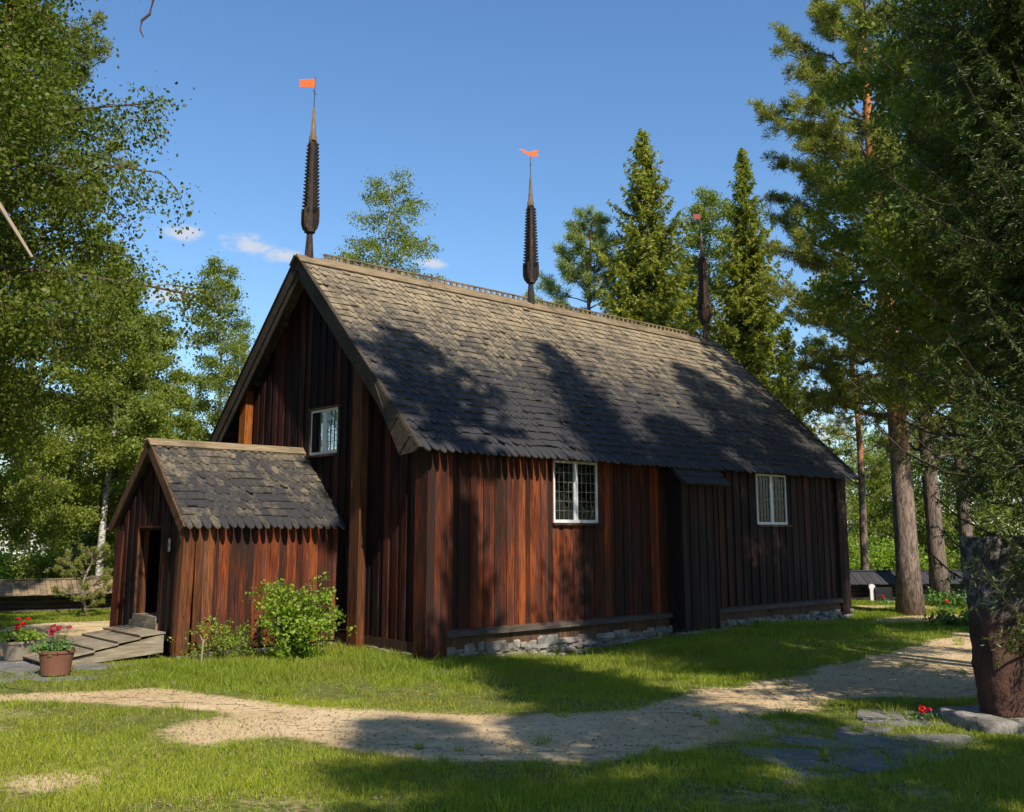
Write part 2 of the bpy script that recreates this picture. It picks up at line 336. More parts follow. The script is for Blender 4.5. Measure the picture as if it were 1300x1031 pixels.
for _ in range(2):
    sp_=np.pad(sm,1,mode='edge'); sm=sum(sp_[i:i+nx,j:j+ny] for i in range(3) for j in range(3))/9
def smooth_mask(x,y):
    i=np.clip(np.searchsorted(xs,x),0,nx-1); j=np.clip(np.searchsorted(ys,y),0,ny-1); return sm[i,j]
at_=g.data.attributes.new('sand','FLOAT','POINT'); at_.data.foreach_set('value',sm.astype(np.float32).ravel())
tag(g,kind='structure')
# trodden sand sheet on the ground
cx=(X[:-1,:-1]+X[1:,1:])/2; cy=(Y[:-1,:-1]+Y[1:,1:])/2
sel=(sm[:-1,:-1]+(vnoise(cx,cy,.5,21)-.5)*.3>.93)&(np.abs(cx-2)<22)&(cy>7)&(cy<40)
Fp=F[sel.reshape(-1)]; used,inv=np.unique(Fp,return_inverse=True)
Vp=np.stack([X,Y,Z+.006],-1).reshape(-1,3)[used]
tag(npmesh('sand_path',Vp,inv.reshape(-1,4),np.zeros(len(Fp)),M['sand'],None,True),kind='structure')

# ---------------------------------------------------------------- flagstones
def paving(name,poly,cell,seed,lift=.012):
    rs=random.Random(seed); b=MB(); P=np.array(poly); x0,y0=P.min(0);x1,y1=P.max(0)
    ni=int((x1-x0)/cell)+2; nj=int((y1-y0)/(cell*.8))+2
    pt={}
    for i in range(ni+1):
        for j in range(nj+1): pt[i,j]=np.array([x0+(i-.5+(j%2)*.35+rs.uniform(-.28,.28))*cell,y0+(j-.5+rs.uniform(-.28,.28))*cell*.8])
    for i in range(ni):
        for j in range(nj):
            q=[pt[i,j],pt[i+1,j],pt[i+1,j+1],pt[i,j+1]]; c=sum(q)/4
            if not inpoly(np.array([c[0]]),np.array([c[1]]),poly)[0]: continue
            if rs.random()<.06: continue
            o=[]
            for k in range(4):
                a=q[k];n_=q[(k+1)%4]
                for tt in(.12,.5,.88):
                    m=a*(1-tt)+n_*tt; m=c+(m-c)*(.94+rs.uniform(-.03,.02)); o.append(m)
            zt=float(gz(c[0],c[1]))+lift+rs.uniform(-.006,.008)
            b.prism([(p[0],p[1],zt) for p in o],(0,0,-.12),rs.random())
    return tag(b.build(name,M['slate']),kind='structure')
paving('stone_paving',[gp(*p)[:2] for p in [(-300,850),(0,838),(60,838),(150,845),(172,856),(120,872),(60,882),(-300,900)]],.95,3)
paving('stone_paving',[gp(*p)[:2] for p in [(1110,906),(1190,903),(1240,915),(1230,950),(1180,985),(1020,990),(960,945),(1060,925)]],.75,5)

# ---------------------------------------------------------------- church
ch=empty('wooden_church',(C0[0],C0[1],0),math.pi/2-YAW)
tag(ch,'tarred red-brown and black wooden church with steep shingled roof and three notched spires','church')
W=9.56; HW=W/2; LW=15.9; ZR=9.1; ZE=4.13; OV=.35; SL=(ZR-ZE)/(HW+OV); G0=-.464; G1=16.33
def roofz(y,off=0): return ZR-abs(y-HW)*SL-off
WIN=[(3.48,4.93,2.69,4.10),(11.38,12.86,2.69,4.10)]
def boards(b,x0,x1,z0,ztop,place,wd=.19,holes=[],prof=None,jit=.03):
    """vertical overlapping boards; place(a,d,z)->point; ztop(a) gives the top"""
    a=x0; i=0
    while a<x1-1e-3:
        wv=min(wd*random.uniform(1-jit*4,1+jit*4),x1-a)
        if x1-(a+wv)<.06: wv=x1-a
        proud=.05 if i%2==0 else .028
        proud+=random.uniform(-.004,.004); r=random.random()
        ext=.012 if i%2==0 else -.004
        aa,bb=max(x0,a-ext),min(x1,a+wv+ext)
        # cut at hole edges
        cuts=sorted({aa,bb}|{h for H in holes for h in H[:2] if aa<h<bb})
        for c0,c1 in zip(cuts[:-1],cuts[1:]):
            if c1-c0<.004: continue
            mid=(c0+c1)/2; segs=[(z0+random.uniform(0,.015),None)]
            for H in holes:
                if H[0]<mid<H[1]: segs=[(z0,H[2]),(H[3],None)]
            for s0,s1 in segs:
                t0=ztop(c0) if s1 is None else s1; t1=ztop(c1) if s1 is None else s1
                if max(t0,t1)<=s0+.02: continue
                t0=max(t0,s0+.001); t1=max(t1,s0+.001)
                P=[place(c0,proud,s0),place(c1,proud,s0),place(c1,0,s0),place(c0,0,s0),place(c0,proud,t0),place(c1,proud,t1),place(c1,0,t1),place(c0,0,t0)]
                b.hexa(P,r)
        a+=wv; i+=1
# near long wall
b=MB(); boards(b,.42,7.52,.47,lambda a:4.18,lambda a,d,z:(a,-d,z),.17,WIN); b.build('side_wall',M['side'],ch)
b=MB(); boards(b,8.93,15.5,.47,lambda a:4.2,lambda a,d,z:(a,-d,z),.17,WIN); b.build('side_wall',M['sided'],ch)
b=MB(); boards(b,0,LW,.2,lambda a:4.2,lambda a,d,z:(a,W+d,z),.2); b.build('side_wall',M['side'],ch)
GW=[(3.43,4.66,4.28,5.35)]
b=MB(); boards(b,0,W,.22,lambda a:roofz(a,.12),lambda a,d,z:(-d,a,z),.17,GW+[(4.3,5.85,.0,2.5)]); b.build('gable_wall',M['gable'],ch)
b=MB(); boards(b,0,W,.2,lambda a:roofz(a,.12),lambda a,d,z:(LW+d,a,z),.2); b.build('gable_wall',M['gable'],ch)
# log core behind the boards, with openings for the windows
b=MB()
def core_wall(x0,x1,holes,mk,zlo,zhi):
    cur=x0
    for h in sorted(holes): mk(cur,h[0],zlo,zhi); mk(h[0],h[1],zlo,h[2]); mk(h[0],h[1],h[3],zhi); cur=h[1]
    mk(cur,x1,zlo,zhi)
core_wall(.002,LW-.002,WIN,lambda a,c,z0,z1:b.box(a,c,.004,.2,z0,z1,.3),.1,4.12)
b.box(.002,LW-.002,W-.2,W-.004,.1,4.12,.3)
# gable cores
def gslab(x0,x1,holes):
    ys=[.21]+[q for h in holes for q in h[:2]]+[HW,W-.21]; ys=sorted(set(ys))
    for a,c in zip(ys[:-1],ys[1:]):
        m=(a+c)/2; hs=[h for h in holes if h[0]<m<h[1]]
        if hs:
            h=hs[0]; b.box(x0,x1,a,c,.1,h[2],.3); b.box(x0,x1,a,c,h[3],0,.3,top=lambda x,y:roofz(y,.14))
        else: b.box(x0,x1,a,c,.1,0,.3,top=lambda x,y:roofz(y,.14))
gslab(.004,.2,GW); gslab(LW-.2,LW-.004,[])
b.box(.2,LW-.2,.2,W-.2,.12,.3,.2)
b.build('log_wall',M['dark'],ch)
# boxed corner pilasters
def pil(x0,x1,y0,y1,z0,top,mats='gable',n=2):
    b=MB()
    zt=lambda x,y: top if not callable(top) else top(y)
    b.box(x0+.03,x1-.03,y0+.03,y1-.03,z0+.06,0,.2,top=zt)
    # facing boards
    for k in range(n):
        a=y0+(y1-y0)*k/n; c=y0+(y1-y0)*(k+1)/n-.006
        b.box(x0,x0+.028,a,c,z0+random.uniform(-.02,.02),0,top=zt); b.box(x1-.028,x1,a,c,z0,0,top=zt)
        a=x0+.03+(x1-x0-.06)*k/n; c=x0+.03+(x1-x0-.06)*(k+1)/n-.006
        b.box(a,c,y0-.004,y0+.026,z0+random.uniform(-.02,.02),0,top=zt); b.box(a,c,y1-.026,y1+.004,z0,0,top=zt)
    return b.build('pilaster',M[mats],ch)
pil(-.12,.42,-.13,.3,.02,4.2,'side',3)
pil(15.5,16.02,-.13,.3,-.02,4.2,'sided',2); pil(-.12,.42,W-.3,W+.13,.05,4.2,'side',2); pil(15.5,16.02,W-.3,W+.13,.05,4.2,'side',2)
pil(-.27,-.06,2.12,2.5,.0,lambda y:roofz(y,.14),'post',1); pil(-.27,-.06,7.66,8.0,.1,lambda y:roofz(y,.14),'amber',1)
# boxed bay in the long wall
b=MB()
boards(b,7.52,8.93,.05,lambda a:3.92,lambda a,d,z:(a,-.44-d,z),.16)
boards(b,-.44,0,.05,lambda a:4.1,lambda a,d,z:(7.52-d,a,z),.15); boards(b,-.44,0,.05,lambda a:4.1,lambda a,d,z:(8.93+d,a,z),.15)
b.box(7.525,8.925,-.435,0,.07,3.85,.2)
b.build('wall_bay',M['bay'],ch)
# sill beams and skirting
b=MB()
for a,c in((.42,7.46),(8.99,15.5)):
    b.hexa([(a,-.17,.40),(c,-.17,.40),(c,0,.40),(a,0,.40),(a,-.14,.49),(c,-.14,.50),(c,-.0,.54),(a,-.0,.54)],.4)
b.build('sill_beam',M['log'],ch)
b=MB()
for a,c in((.42,7.46),(8.99,15.5)): b.box(a,c,-.055,-.002,.14,.395,.6)
b.box(-.06,-.003,.3,W-.3,.06,.3,.2)
b.build('skirting_board',M['trim'],ch)
# foundation
b=MB()
def pebble(b,c,sx,sy,sz,r=None,rot=None):
    ico=[(-1,-1,-.8),(1,-1,-.8),(1,1,-.8),(-1,1,-.8),(-1,-1,.7),(1,-1,.7),(1,1,.7),(-1,1,.7)]
    n=6; V_=[];F_=[]
    rings=[(-1,.8),(-.7,1),(.6,1),(1,.72)]
    ph=random.random()*6; js=[random.uniform(.7,1.3) for _ in range(n)]
    for zz,rr in rings:
        for k in range(n):
            a=ph+k*2*math.pi/n; q=rr*js[k]*random.uniform(.94,1.05)
            x=math.cos(a)*q;y=math.sin(a)*q
            x=max(-.95,min(.95,x*1.25)); y=max(-.95,min(.95,y*1.25)); V_.append((c[0]+x*sx,c[1]+y*sy,c[2]+(zz+.12*x*random.uniform(-1,1))*sz))
    for i in range(3):
        for k in range(n): F_.append((i*n+k,i*n+(k+1)%n,(i+1)*n+(k+1)%n,(i+1)*n+k))
    F_.append(tuple(range(n-1,-1,-1)));F_.append(tuple(3*n+k for k in range(n)))
    b.add(V_,F_,r)
def stonewall(b,p0,p1,z0,z1,dep=.22):
    p0=np.array(p0,float);p1=np.array(p1,float);Lg=np.linalg.norm(p1-p0);d=(p1-p0)/Lg
    z=z0-.12
    while z<z1:
        hgt=random.choice([.04,.06,.08,.12]); a=random.uniform(-.2,0)
        while a<Lg:
            ww=random.choice([.12,.2,.3,.4,.55])*random.uniform(.8,1.2)
            c=p0+d*(a+ww/2); nrm=np.array([-d[1],d[0]]); c=c+nrm*random.uniform(-.07,.06)
            sx,sy=(ww/2*1.02,dep/2) if abs(d[0])>.5 else (dep/2,ww/2*1.02)
            hh=hgt*random.uniform(.7,1.5)
            pebble(b,(c[0],c[1],z+hh/2),sx,sy,hh/2*1.15)
            a+=ww*.98
        z+=hgt*.93
stonewall(b,(.3,0),(7.5,0),-.3,.14); stonewall(b,(8.95,0),(15.7,0),-.28,.14); stonewall(b,(7.4,-.47),(9.1,-.47),-.12,.05); stonewall(b,(15.95,-.05),(15.95,9.5),-.1,.12)
stonewall(b,(0,.2),(0,3.1),-.12,.06); stonewall(b,(0,7),(0,9.5),-.1,.06); stonewall(b,(0,9.5),(15.9,9.5),-.1,.1)
for k in range(34):
    s_=random.uniform(.2,15); pebble(b,(s_,random.uniform(-.45,-.18)-(.35 if 7.2<s_<9.2 else 0),-.18 if s_<7 else -.1),random.uniform(.07,.18),random.uniform(.06,.14),random.uniform(.04,.09))
b.box(.05,LW-.05,.02,W-.02,-.4,.14,.2)
b.build('stone_foundation',M['stone'],ch)

# shingled roofs
def shingles(b,x0,x1,cy,hw,zr,sl,sign,row,wd,length_extra=0,eave_hang=.16,skip=None,seed=0):
    """one slope; ridge at (y=cy,z=zr); sign -1 = near slope"""
    rs=random.Random(seed); ln=math.hypot(hw,hw*sl); q=np.array([0,-sign*hw/ln,hw*sl/ln]) # up-slope
    n=np.array([0,sign*hw*sl/ln,hw/ln]); e=np.array([1.,0,0]); eave=np.array([0,cy+sign*hw,zr-hw*sl])
    rows=int(ln/row)
    row=ln/rows
    for j in range(rows):
        a=x0-(wd*.5 if j%2 else 0)+rs.uniform(-.02,.02); i=0
        sag=.012*math.sin(j*1.3)
        while a<x1:
            wv=wd*rs.uniform(.88,1.12); a0=max(x0,a)+.003; a1=min(x1,a+wv)-.004
            if a1-a0>.04:
                tri=abs(((j+seed)%14)-7); flat=((i+tri)%11)<4 and j>0
                y0=j*row+rs.uniform(-.012,.012)-(eave_hang if j==0 else 0); y1=j*row+row*1.35
                m=(a0+a1)/2; w2=a1-a0
                if j==0: out=[(a0,y1),(a0,y0+.34),(a0+w2*.07,y0+.16),(a0+w2*.16,y0+.07),(a0+w2*.32,y0+.015),(m,y0),(a1-w2*.32,y0+.015),(a1-w2*.16,y0+.07),(a1-w2*.07,y0+.16),(a1,y0+.34),(a1,y1)]
                elif flat: out=[(a0,y1),(a0,y0+.035),(a1,y0+.035),(a1,y1)]
                else: out=[(a0,y1),(a0,y0+.11),(a0+w2*.34,y0-.02),(a1-w2*.34,y0-.02),(a1,y0+.11),(a1,y1)]
                lift=rs.uniform(.03,.06)+(.03 if rs.random()<.04 else 0)
                pts=[]
                for aa,yy in out:
                    h=.012+lift*(1-(yy-y0)/(y1-y0))+rs.uniform(-.001,.001)
                    pts.append(eave+e*aa+q*yy+n*h)
                if skip is None or not skip(m,j*row):
                    r=rs.random(); b.prism(pts,n*.03,r,2+r)
            a+=wv; i+=1
b=MB(); shingles(b,G0,G1,HW,HW+OV,ZR,SL,-1,.25,.19,seed=1); 
b2=MB(); shingles(b2,G0,G1,HW,HW+OV,ZR,SL,1,.25,.19,seed=2)
for bb,sg in((b,-1),(b2,1)):
    y0=HW+sg*(HW+OV-.02); 
    th=.07
    yr=HW+sg*(HW+OV-.17); bb.prism([(G0+.03,yr,ZE+.15*SL+.01),(G0+.03,HW,ZR),(G0+.03,HW,ZR-th*1.4),(G0+.03,yr,ZE+.15*SL-th)],(G1-G0-.06,0,0),.1)
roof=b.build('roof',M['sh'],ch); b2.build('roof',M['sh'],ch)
# roof apron over the bay
b=MB()
ya,za=-.35,ZE; n_=np.array([0,-SL,1.])/math.hypot(1,SL); q=np.array([0,1.,SL])/math.hypot(1,SL)
base=np.array([0,ya,za])-q*.62
for j in range(3):
    a=7.28; 
    while a<9.1:
        wv=.185*random.uniform(.9,1.1); y0=j*.25-(.06 if j==0 else 0); y1=y0+.36; a1=min(a+wv,9.15)-.004; m=(a+a1)/2
        out=[(a,y1),(a,y0+.05),(a+.05,y0),(a1-.05,y0),(a1,y0+.05),(a1,y1)]
        pts=[base+np.array([1,0,0])*x+q*yy+n_*(.0+.04*(1-(yy-y0)/(y1-y0))-(.02)) for x,yy in out]; r=random.random(); b.prism(pts,n_*.022,r,2+r); a+=wv
b.prism([base+np.array([7.3,0,0])-n_*.03,base+np.array([7.3,0,0])+q*.66-n_*.03,base+np.array([7.3,0,0])+q*.66-n_*.09,base+np.array([7.3,0,0])-n_*.09],(1.8,0,0),.1)
b.build('bay_roof',M['sh'],ch)
# verge boards: near gable
def verge(x,sg,outx):
    b=MB(); ln=math.hypot(1,SL); q=np.array([0,sg/ln,-SL/ln]); n=np.array([0,sg*SL/ln,1/ln]); top=np.array([x,HW,ZR])
    Lr=(HW+OV)*ln
    def P(a,h): return top+q*a+n*h
    ex=np.array([outx,0,0])
    b.prism([P(-.02,.05),P(Lr-.05,.05),P(Lr-.25,-.2),P(.18,-.2)],ex*.045,.5)      # bargeboard
    b.prism([P(-.02,.075),P(Lr+.05,.075),P(Lr+.05,.045),P(-.02,.045)],ex*.09-0*ex,.8) # cap strip
    b.prism([P(.25,-.2),P(Lr-.6,-.2),P(Lr-.7,-.36),P(.38,-.36)],-ex*.05+ex*0,.2)      # inner board
    return b
for sg in(-1,1):
    verge(G0-.001,sg,-1).build('bargeboard',M['verge'],ch); verge(G1+.001,sg,1).build('bargeboard',M['verge'],ch)
# widened foot of the near verge (a shingled knee with battens)
b=MB(); ln=math.hypot(1,SL); q=np.array([0,-1/ln,-SL/ln]); n=np.array([0,-SL/ln,1/ln]); top=np.array([G0-.06,HW,ZR]); Lr=(HW+OV)*ln
P=lambda a,h,dx=0: top+q*a+n*h+np.array([dx,0,0])
b.prism([P(Lr-2.1,.05),P(Lr+.02,.05),P(Lr-.02,-.12),P(Lr-.34,-.50),P(Lr-1.0,-.36),P(Lr-2.1,-.22)],(-.045,0,0),.15)
for a in(.35,.95):
    b.beam(P(Lr-a,.03,-.065),P(Lr-a+.0,-.48+a*.17,-.065),.035,.05,r=.95)
b.beam(P(Lr-2.1,-.02,-.06),P(Lr-.95,-.34,-.06),.02,.03,r=1.)
b.build('verge_knee',M['verge'],ch)
# rafters seen under the far side overhang
b=MB()
for yy in(HW+1.2,HW+2.6,HW+3.9): b=MB(); b.box(G0+.02,0,yy,yy+.12,roofz(yy)-.3,roofz(yy)-.18,.2); b.build('purlin_end',M['verge'],ch)
# ridge
b=MB()
for sg in(-1,1):
    ln=math.hypot(1,SL); q=np.array([0,sg/ln,-SL/ln]); n=np.array([0,sg*SL/ln,1/ln]); t0=np.array([G0-.12,HW,ZR])
    x=0; L_=G1-G0+.2
    while x<L_:
        w_=min(random.uniform(3.2,4.6),L_-x); T=t0+np.array([x,0,0])
        b.prism([T+n*.075+q*-.03,T+q*.29+n*.075,T+q*.29+n*.11,T+n*.11+q*-.03],(w_-.01,0,0)); x+=w_
b.build('ridge_board',M['ridge'],ch)
b=MB()
for a,c in((.25,7.15),(7.55,15.55)):
    b.box(a,c,HW-.02,HW+.02,ZR+.06,ZR+.135,.4); b.box(a,c,HW-.03,HW+.03,ZR+.225,ZR+.26,.7)
    x=a
    while x<c-.05: b.box(x,x+.09,HW-.018,HW+.018,ZR+.13,ZR+.228); x+=.21
b.build('ridge_cresting',M['ridge'],ch)

# spires
def spire(x,seed,vane,lean=(0,0)):
    rs=random.Random(seed); base=np.array([x,HW,0.])
    b=MB(); z0,z1=9.86,12.28
    sh_=lambda z:np.array([lean[0]*(z-9),lean[1]*(z-9),0])
    b.tube([base+(0,0,9.0),base+(0,0,9.42),base+(0,0,9.80),base+(0,0,9.82),base+(0,0,9.9)],[.13,.10,.075,.14,.14],8,.3)
    b.tube([base+sh_(z)+(0,0,z) for z in(9.88,11,12.28)],[.10,.085,.06],8,.2)
    for ang in(.5,.5+math.pi/2,.5+math.pi,.5+math.pi*1.5):
        d=np.array([math.cos(ang),math.sin(ang),0]); pr=[]
        nt_=19
        # base lobe
        prof=[(z0-.04,.10),(z0+.05,.20),(z0+.2,.245),(z0+.42,.25),(z0+.55,.245),(z0+.56,.215),(z0+.46,.205),(z0+.44,.17)]
        zz=z0+.52
        st=(z1-.14-zz)/nt_
        for k in range(nt_):
            f=k/nt_; o=.20-.06*f; tip=.25-.08*f
            prof+=[(zz,o-.035),(zz+st*.35,tip-.02),(zz+st*.78,tip),(zz+st*.62,o-.005)]
            zz+=st
        prof+=[(z1-.08,.10),(z1,.05)]
        outer=[base+sh_(z)+d*rr+np.array([0,0,z]) for z,rr in prof]
        tn=np.array([-d[1],d[0],0])*.05
        # strip of quads from the axis to the toothed edge, both faces + edge
        n=len(prof); vs=[];fs=[];rr_=[]
        for (z,rr),o in zip(prof,outer):
            i_=base+sh_(z)+np.array([0,0,z])
            vs+= [i_-tn/2,o-tn/2,o+tn/2,i_+tn/2]
        for k in range(n-1):
            a=4*k;c=a+4
            fs+=[(a,a+1,c+1,c),(a+2,a+3,c+3,c+2),(a+1,a+2,c+2,c+1)]
        b.add(vs,fs,[rs.random()*.6]*len(fs))
    sp=b.build('spire',M['spire'],ch)
    b=MB(); top=lambda z:base+sh_(z)+np.array([0,0,z])
    b.tube([top(12.22),top(12.3),top(12.34),top(12.36),top(13.1)],[.10,.10,.10,.075,.03],8,.6)
    b.build('spire_cap',M['spirepale'],sp)
    b=MB(); b.tube([top(13.05),top(13.95)],[.014,.01],6)
    a=.9 if seed!=3 else 2.4
    d=np.array([math.cos(a),math.sin(a),.0]); b.tube([top(13.52)-d*.26-(0,0,.06),top(13.52)+d*.26+(0,0,.06)],[.009,.009],5)
    b.build('vane_rod',M['iron'],sp)
    b=MB(); # vanes, cut from sheet metal, facing the churchyard
    d=np.array([math.cos(vane[1]),math.sin(vane[1]),0]); up=np.array([0,0,1.]); o=top(vane[2])
    if vane[0]=='swallow': outl=[(0,0),(.05,.0),(.42,.02),(.36,.07),(.40,.115),(.36,.16),(.42,.21),(.05,.23),(0,.23)]
    elif vane[0]=='bird': outl=[(-.24,-.04),(-.2,-.02),(-.06,-.03),(.02,-.02),(.12,.05),(.22,.10),(.30,.19),(.33,.17),(.36,.21),(.26,.22),(.18,.17),(.06,.12),(-.05,.13),(-.14,.18),(-.26,.16),(-.2,.10)]
    else: outl=[(0,0),(.12,.02),(.26,0),(.24,.06),(.28,.11),(.24,.16),(.27,.22),(.12,.2),(0,.23)]
    pts=[o+d*x_+up*y_ for x_,y_ in outl]; nn=np.array([-d[1],d[0],0])*.008
    b.prism(pts,nn)
    b.build('vane_flag',M['redflag' if vane[0]=='square' else 'orange'],sp)
    return sp
# direction (church frame) pointing to picture left: world -X -> local angle
LOC=math.pi-(math.pi/2-YAW)
tag(spire(-.2,1,('swallow',LOC,13.66)),'front spire with bright orange swallow-tailed flag')
tag(spire(7.29,2,('bird',LOC,13.82)),'middle spire with orange bird-shaped vane')
tag(spire(15.75,3,('square',LOC,13.62),(-.02,.0)),'far spire with small dark red square flag')

# windows
def window(plane,a0,a1,z0,z1,nc,nr,brown=False):
    """plane(a,d,z): a along the wall, d outward"""
    bx=lambda b,x0,x1,d0,d1,zz0,zz1,r=None: b.hexa([plane(x0,d0,zz0),plane(x1,d0,zz0),plane(x1,d1,zz0),plane(x0,d1,zz0),plane(x0,d0,zz1),plane(x1,d0,zz1),plane(x1,d1,zz1),plane(x0,d1,zz1)],r)
    f=MB(); t=.055; m=(a0+a1)/2
    bx(f,a0,a1,-.04,.055,z0,z0+t+.015); bx(f,a0,a1,-.04,.055,z1-t,z1)
    for x0,x1 in((a0,a0+t),(a1-t,a1),(m-.065,m-.006),(m+.006,m+.065)): bx(f,x0,x1,-.04,.05,z0+t+.016,z1-t-.001)
    bx(f,m-.0055,m+.0055,-.04,.03,z0+t+.016,z1-t-.001,.1)
    fo=f.build('window',M['white'],ch)
    p=MB(); mu=MB()
    for x0,x1 in((a0+t,m-.065),(m+.065,a1-t)):
        p.add([plane(x0,.012,z0+t+.01),plane(x1,.012,z0+t+.01),plane(x1,.012,z1-t),plane(x0,.012,z1-t)],[(0,1,2,3)],.5)
        for k in range(1,nc): xx=x0+(x1-x0)*k/nc; bx(mu,xx-.005,xx+.005,.014,.026,z0+t+.016,z1-t-.001)
        for k in range(1,nr): zz=z0+t+(z1-z0-2*t)*k/nr; bx(mu,x0+.001,x1-.001,.012,.024,zz-.006,zz+.006)
    p.build('pane',M['glass'],fo); mu.build('lead_lattice',M['lead'],fo)
    s=MB(); bx(s,a0-.05,a1+.12,.0,.13,z0-.055,z0-.004); 
    if brown: bx(s,a0-.1,a1+.06,.0,.1,z1+.003,z1+.05); bx(s,a1+.002,a1+.05,.0,.08,z0,z1); bx(s,a0-.05,a0-.002,.0,.07,z0,z1)
    s.build('window_sill',M['trim'],fo)
for a0,a1,z0,z1 in WIN: window(lambda a,d,z:(a,-d,z),a0,a1,z0,z1,4,6)
window(lambda a,d,z:(-d,a,z),*GW[0],3,4,True)

# ---------------------------------------------------------------- porch
PX=-3.6; PY0=3.3; PY1=6.82; PC=5.06; PZ=4.4; PHW=1.99; PE=2.59; PSL=(PZ-PE)/PHW
pz=lambda y,o=0: PZ-abs(y-PC)*PSL-o
DR=(4.46,5.72,.62,2.52)
b=MB()
boards(b,PX+.3,-.07,.12,lambda a:2.62,lambda a,d,z:(a,PY0-d,z),.2)
porch=b.build('porch',M['side'],ch)
b=MB(); boards(b,PX,-.07,.12,lambda a:2.62,lambda a,d,z:(a,PY1+d,z),.2); b.build('porch_side_wall',M['side'],porch)
b=MB(); boards(b,PY0,PY1,.3,lambda a:pz(a,.12),lambda a,d,z:(PX-d,a,z),.17,[(DR[0]-.02,DR[1]+.02,.2,DR[3]+.1)]); b.build('porch_gable',M['gable'],porch)
b=MB()
b.box(PX+.25,-.01,PY0+.002,PY0+.09,.1,2.56,.2); b.box(PX+.1,-.01,PY1-.09,PY1-.002,.1,2.56,.2)
for a,c in((PY0+.09,DR[0]),(DR[1],PY1-.09)):
    b.box(PX+.002,PX+.09,a,c,.12,0,.2,top=lambda x,y:pz(y,.14))
b.box(PX+.002,PX+.09,DR[0],PC,DR[3],0,.2,top=lambda x,y:pz(y,.14)); b.box(PX+.002,PX+.09,PC,DR[1],DR[3],0,.2,top=lambda x,y:pz(y,.14))
b.box(PX+.09,-.01,PY0+.09,PY1-.09,.3,.56,.2)
b.build('porch_inner_wall',M['dark'],porch)
# corner boards: slanting splayed posts at the near corner
b=MB()
def post(x0,x1,y0,y1,z0,z1,dx=0,dy=0,r=None):
    b.hexa([(x0+dx,y0+dy,z0),(x1+dx,y0+dy,z0),(x1+dx,y1+dy,z0),(x0+dx,y1+dy,z0),(x0,y0,z1),(x1,y0,z1),(x1,y1,z1),(x0,y1,z1)],r)
post(PX-.09,PX+.16,PY0-.09,PY0-.04,.0,2.6,-.06,-.01,.55); post(PX+.17,PX+.34,PY0-.1,PY0-.052,.05,2.6,0,0,.35)
post(PX-.09,PX-.052,PY0-.04,PY0+.12,.0,2.6,-.06,0,.9); post(PX-.09,PX-.052,PY0+.125,PY0+.26,.1,2.55,-.03,0,.2)
post(PX+.34,PX+.56,PY0-.11,PY0-.06,.12,2.62,.0,0,.95)
b.build('porch_corner_board',M['post'],porch)
b=MB(); post(PX-.1,PX-.055,PY1-.32,PY1+.05,.3,2.5,-.03,0,.3); post(PX-.1,PX+.2,PY1+.055,PY1+.1,.3,2.5,0,0,.3); b.build('porch_corner_board',M['side'],porch)
b=MB(); shingles(b,PX-.16,-.02,PC,PHW,PZ,PSL,-1,.225,.19,seed=4,eave_hang=.13); b.build('porch_roof',M['shp'],porch)
b=MB(); shingles(b,PX-.16,-.02,PC,PHW,PZ,PSL,1,.225,.19,seed=5,eave_hang=.13)
for sg in(-1,1):
    y0=PC+sg*(PHW-.15); b.prism([(PX-.13,y0,PE+.14),(PX-.13,PC,PZ),(PX-.13,PC,PZ-.1),(PX-.13,y0,PE+.07)],(-PX+.1,0,0),.1)
b.build('porch_roof',M['shp'],porch)
b=MB()
for sg in(-1,1):
    ln=math.hypot(1,PSL); q=np.array([0,sg/ln,-PSL/ln]); n=np.array([0,sg*PSL/ln,1/ln]); t0=np.array([PX-.163,PC,PZ]); Lr=PHW*ln
    b.prism([t0+n*.06-q*.02,t0+q*(Lr+.06)+n*.06,t0+q*(Lr+.0)-n*.15,t0+q*.14-n*.15],(-.05,0,0),.6)
b.build('porch_bargeboard',M['trim'],porch)
b=MB()
for sg in(-1,1):
    q=np.array([0,sg/ln,-PSL/ln]); n=np.array([0,sg*PSL/ln,1/ln]); t0=np.array([PX-.24,PC,PZ])
    b.prism([t0+n*.07-q*.03,t0+q*.2+n*.07,t0+q*.2+n*.105,t0+n*.105-q*.03],(-PX+.2,0,0),.3)
b.build('porch_ridge_board',M['ridge'],porch)
b=MB() # door frame, deep jambs, threshold
b.box(PX-.05,PX+.2,DR[1],DR[1]+.05,DR[2],DR[3]+.05,.8); b.box(PX-.05,PX+.2,DR[0]-.05,DR[0],DR[2],DR[3]+.05,.5); b.box(PX-.05,PX+.2,DR[0]-.05,DR[1]+.05,DR[3]+.052,DR[3]+.1,.4)
b.build('door_frame',M['post'],porch)
b=MB(); b.box(PX-.07,PX+.45,DR[0],DR[1],DR[2],DR[2]+.12,.3); b.box(PX-.10,PX+.4,DR[0]-.1,DR[1]+.1,DR[2]-.17,DR[2]-.005,.6); b.build('door_threshold',M['grey'],porch)
b=MB(); b.box(-.3,-.08,4.3,5.8,.62,2.5,.3)
for k in range(6): b.box(-.33,-.3,4.32+k*.245,4.32+k*.245+.235,.64,2.48)
b.build('inner_door',M['bay'],porch)
b=MB(); stonewall(b,(PX,PY0-.02),(-.3,PY0-.02),-.06,.05,.25)
for x,w_ in((-3.1,.28),(-2.45,.42),(-1.7,.35),(-1.1,.3)): pebble(b,(x,PY0-.12,.0),w_,.2,.09)
b.build('porch_foundation',M['stone'],porch)
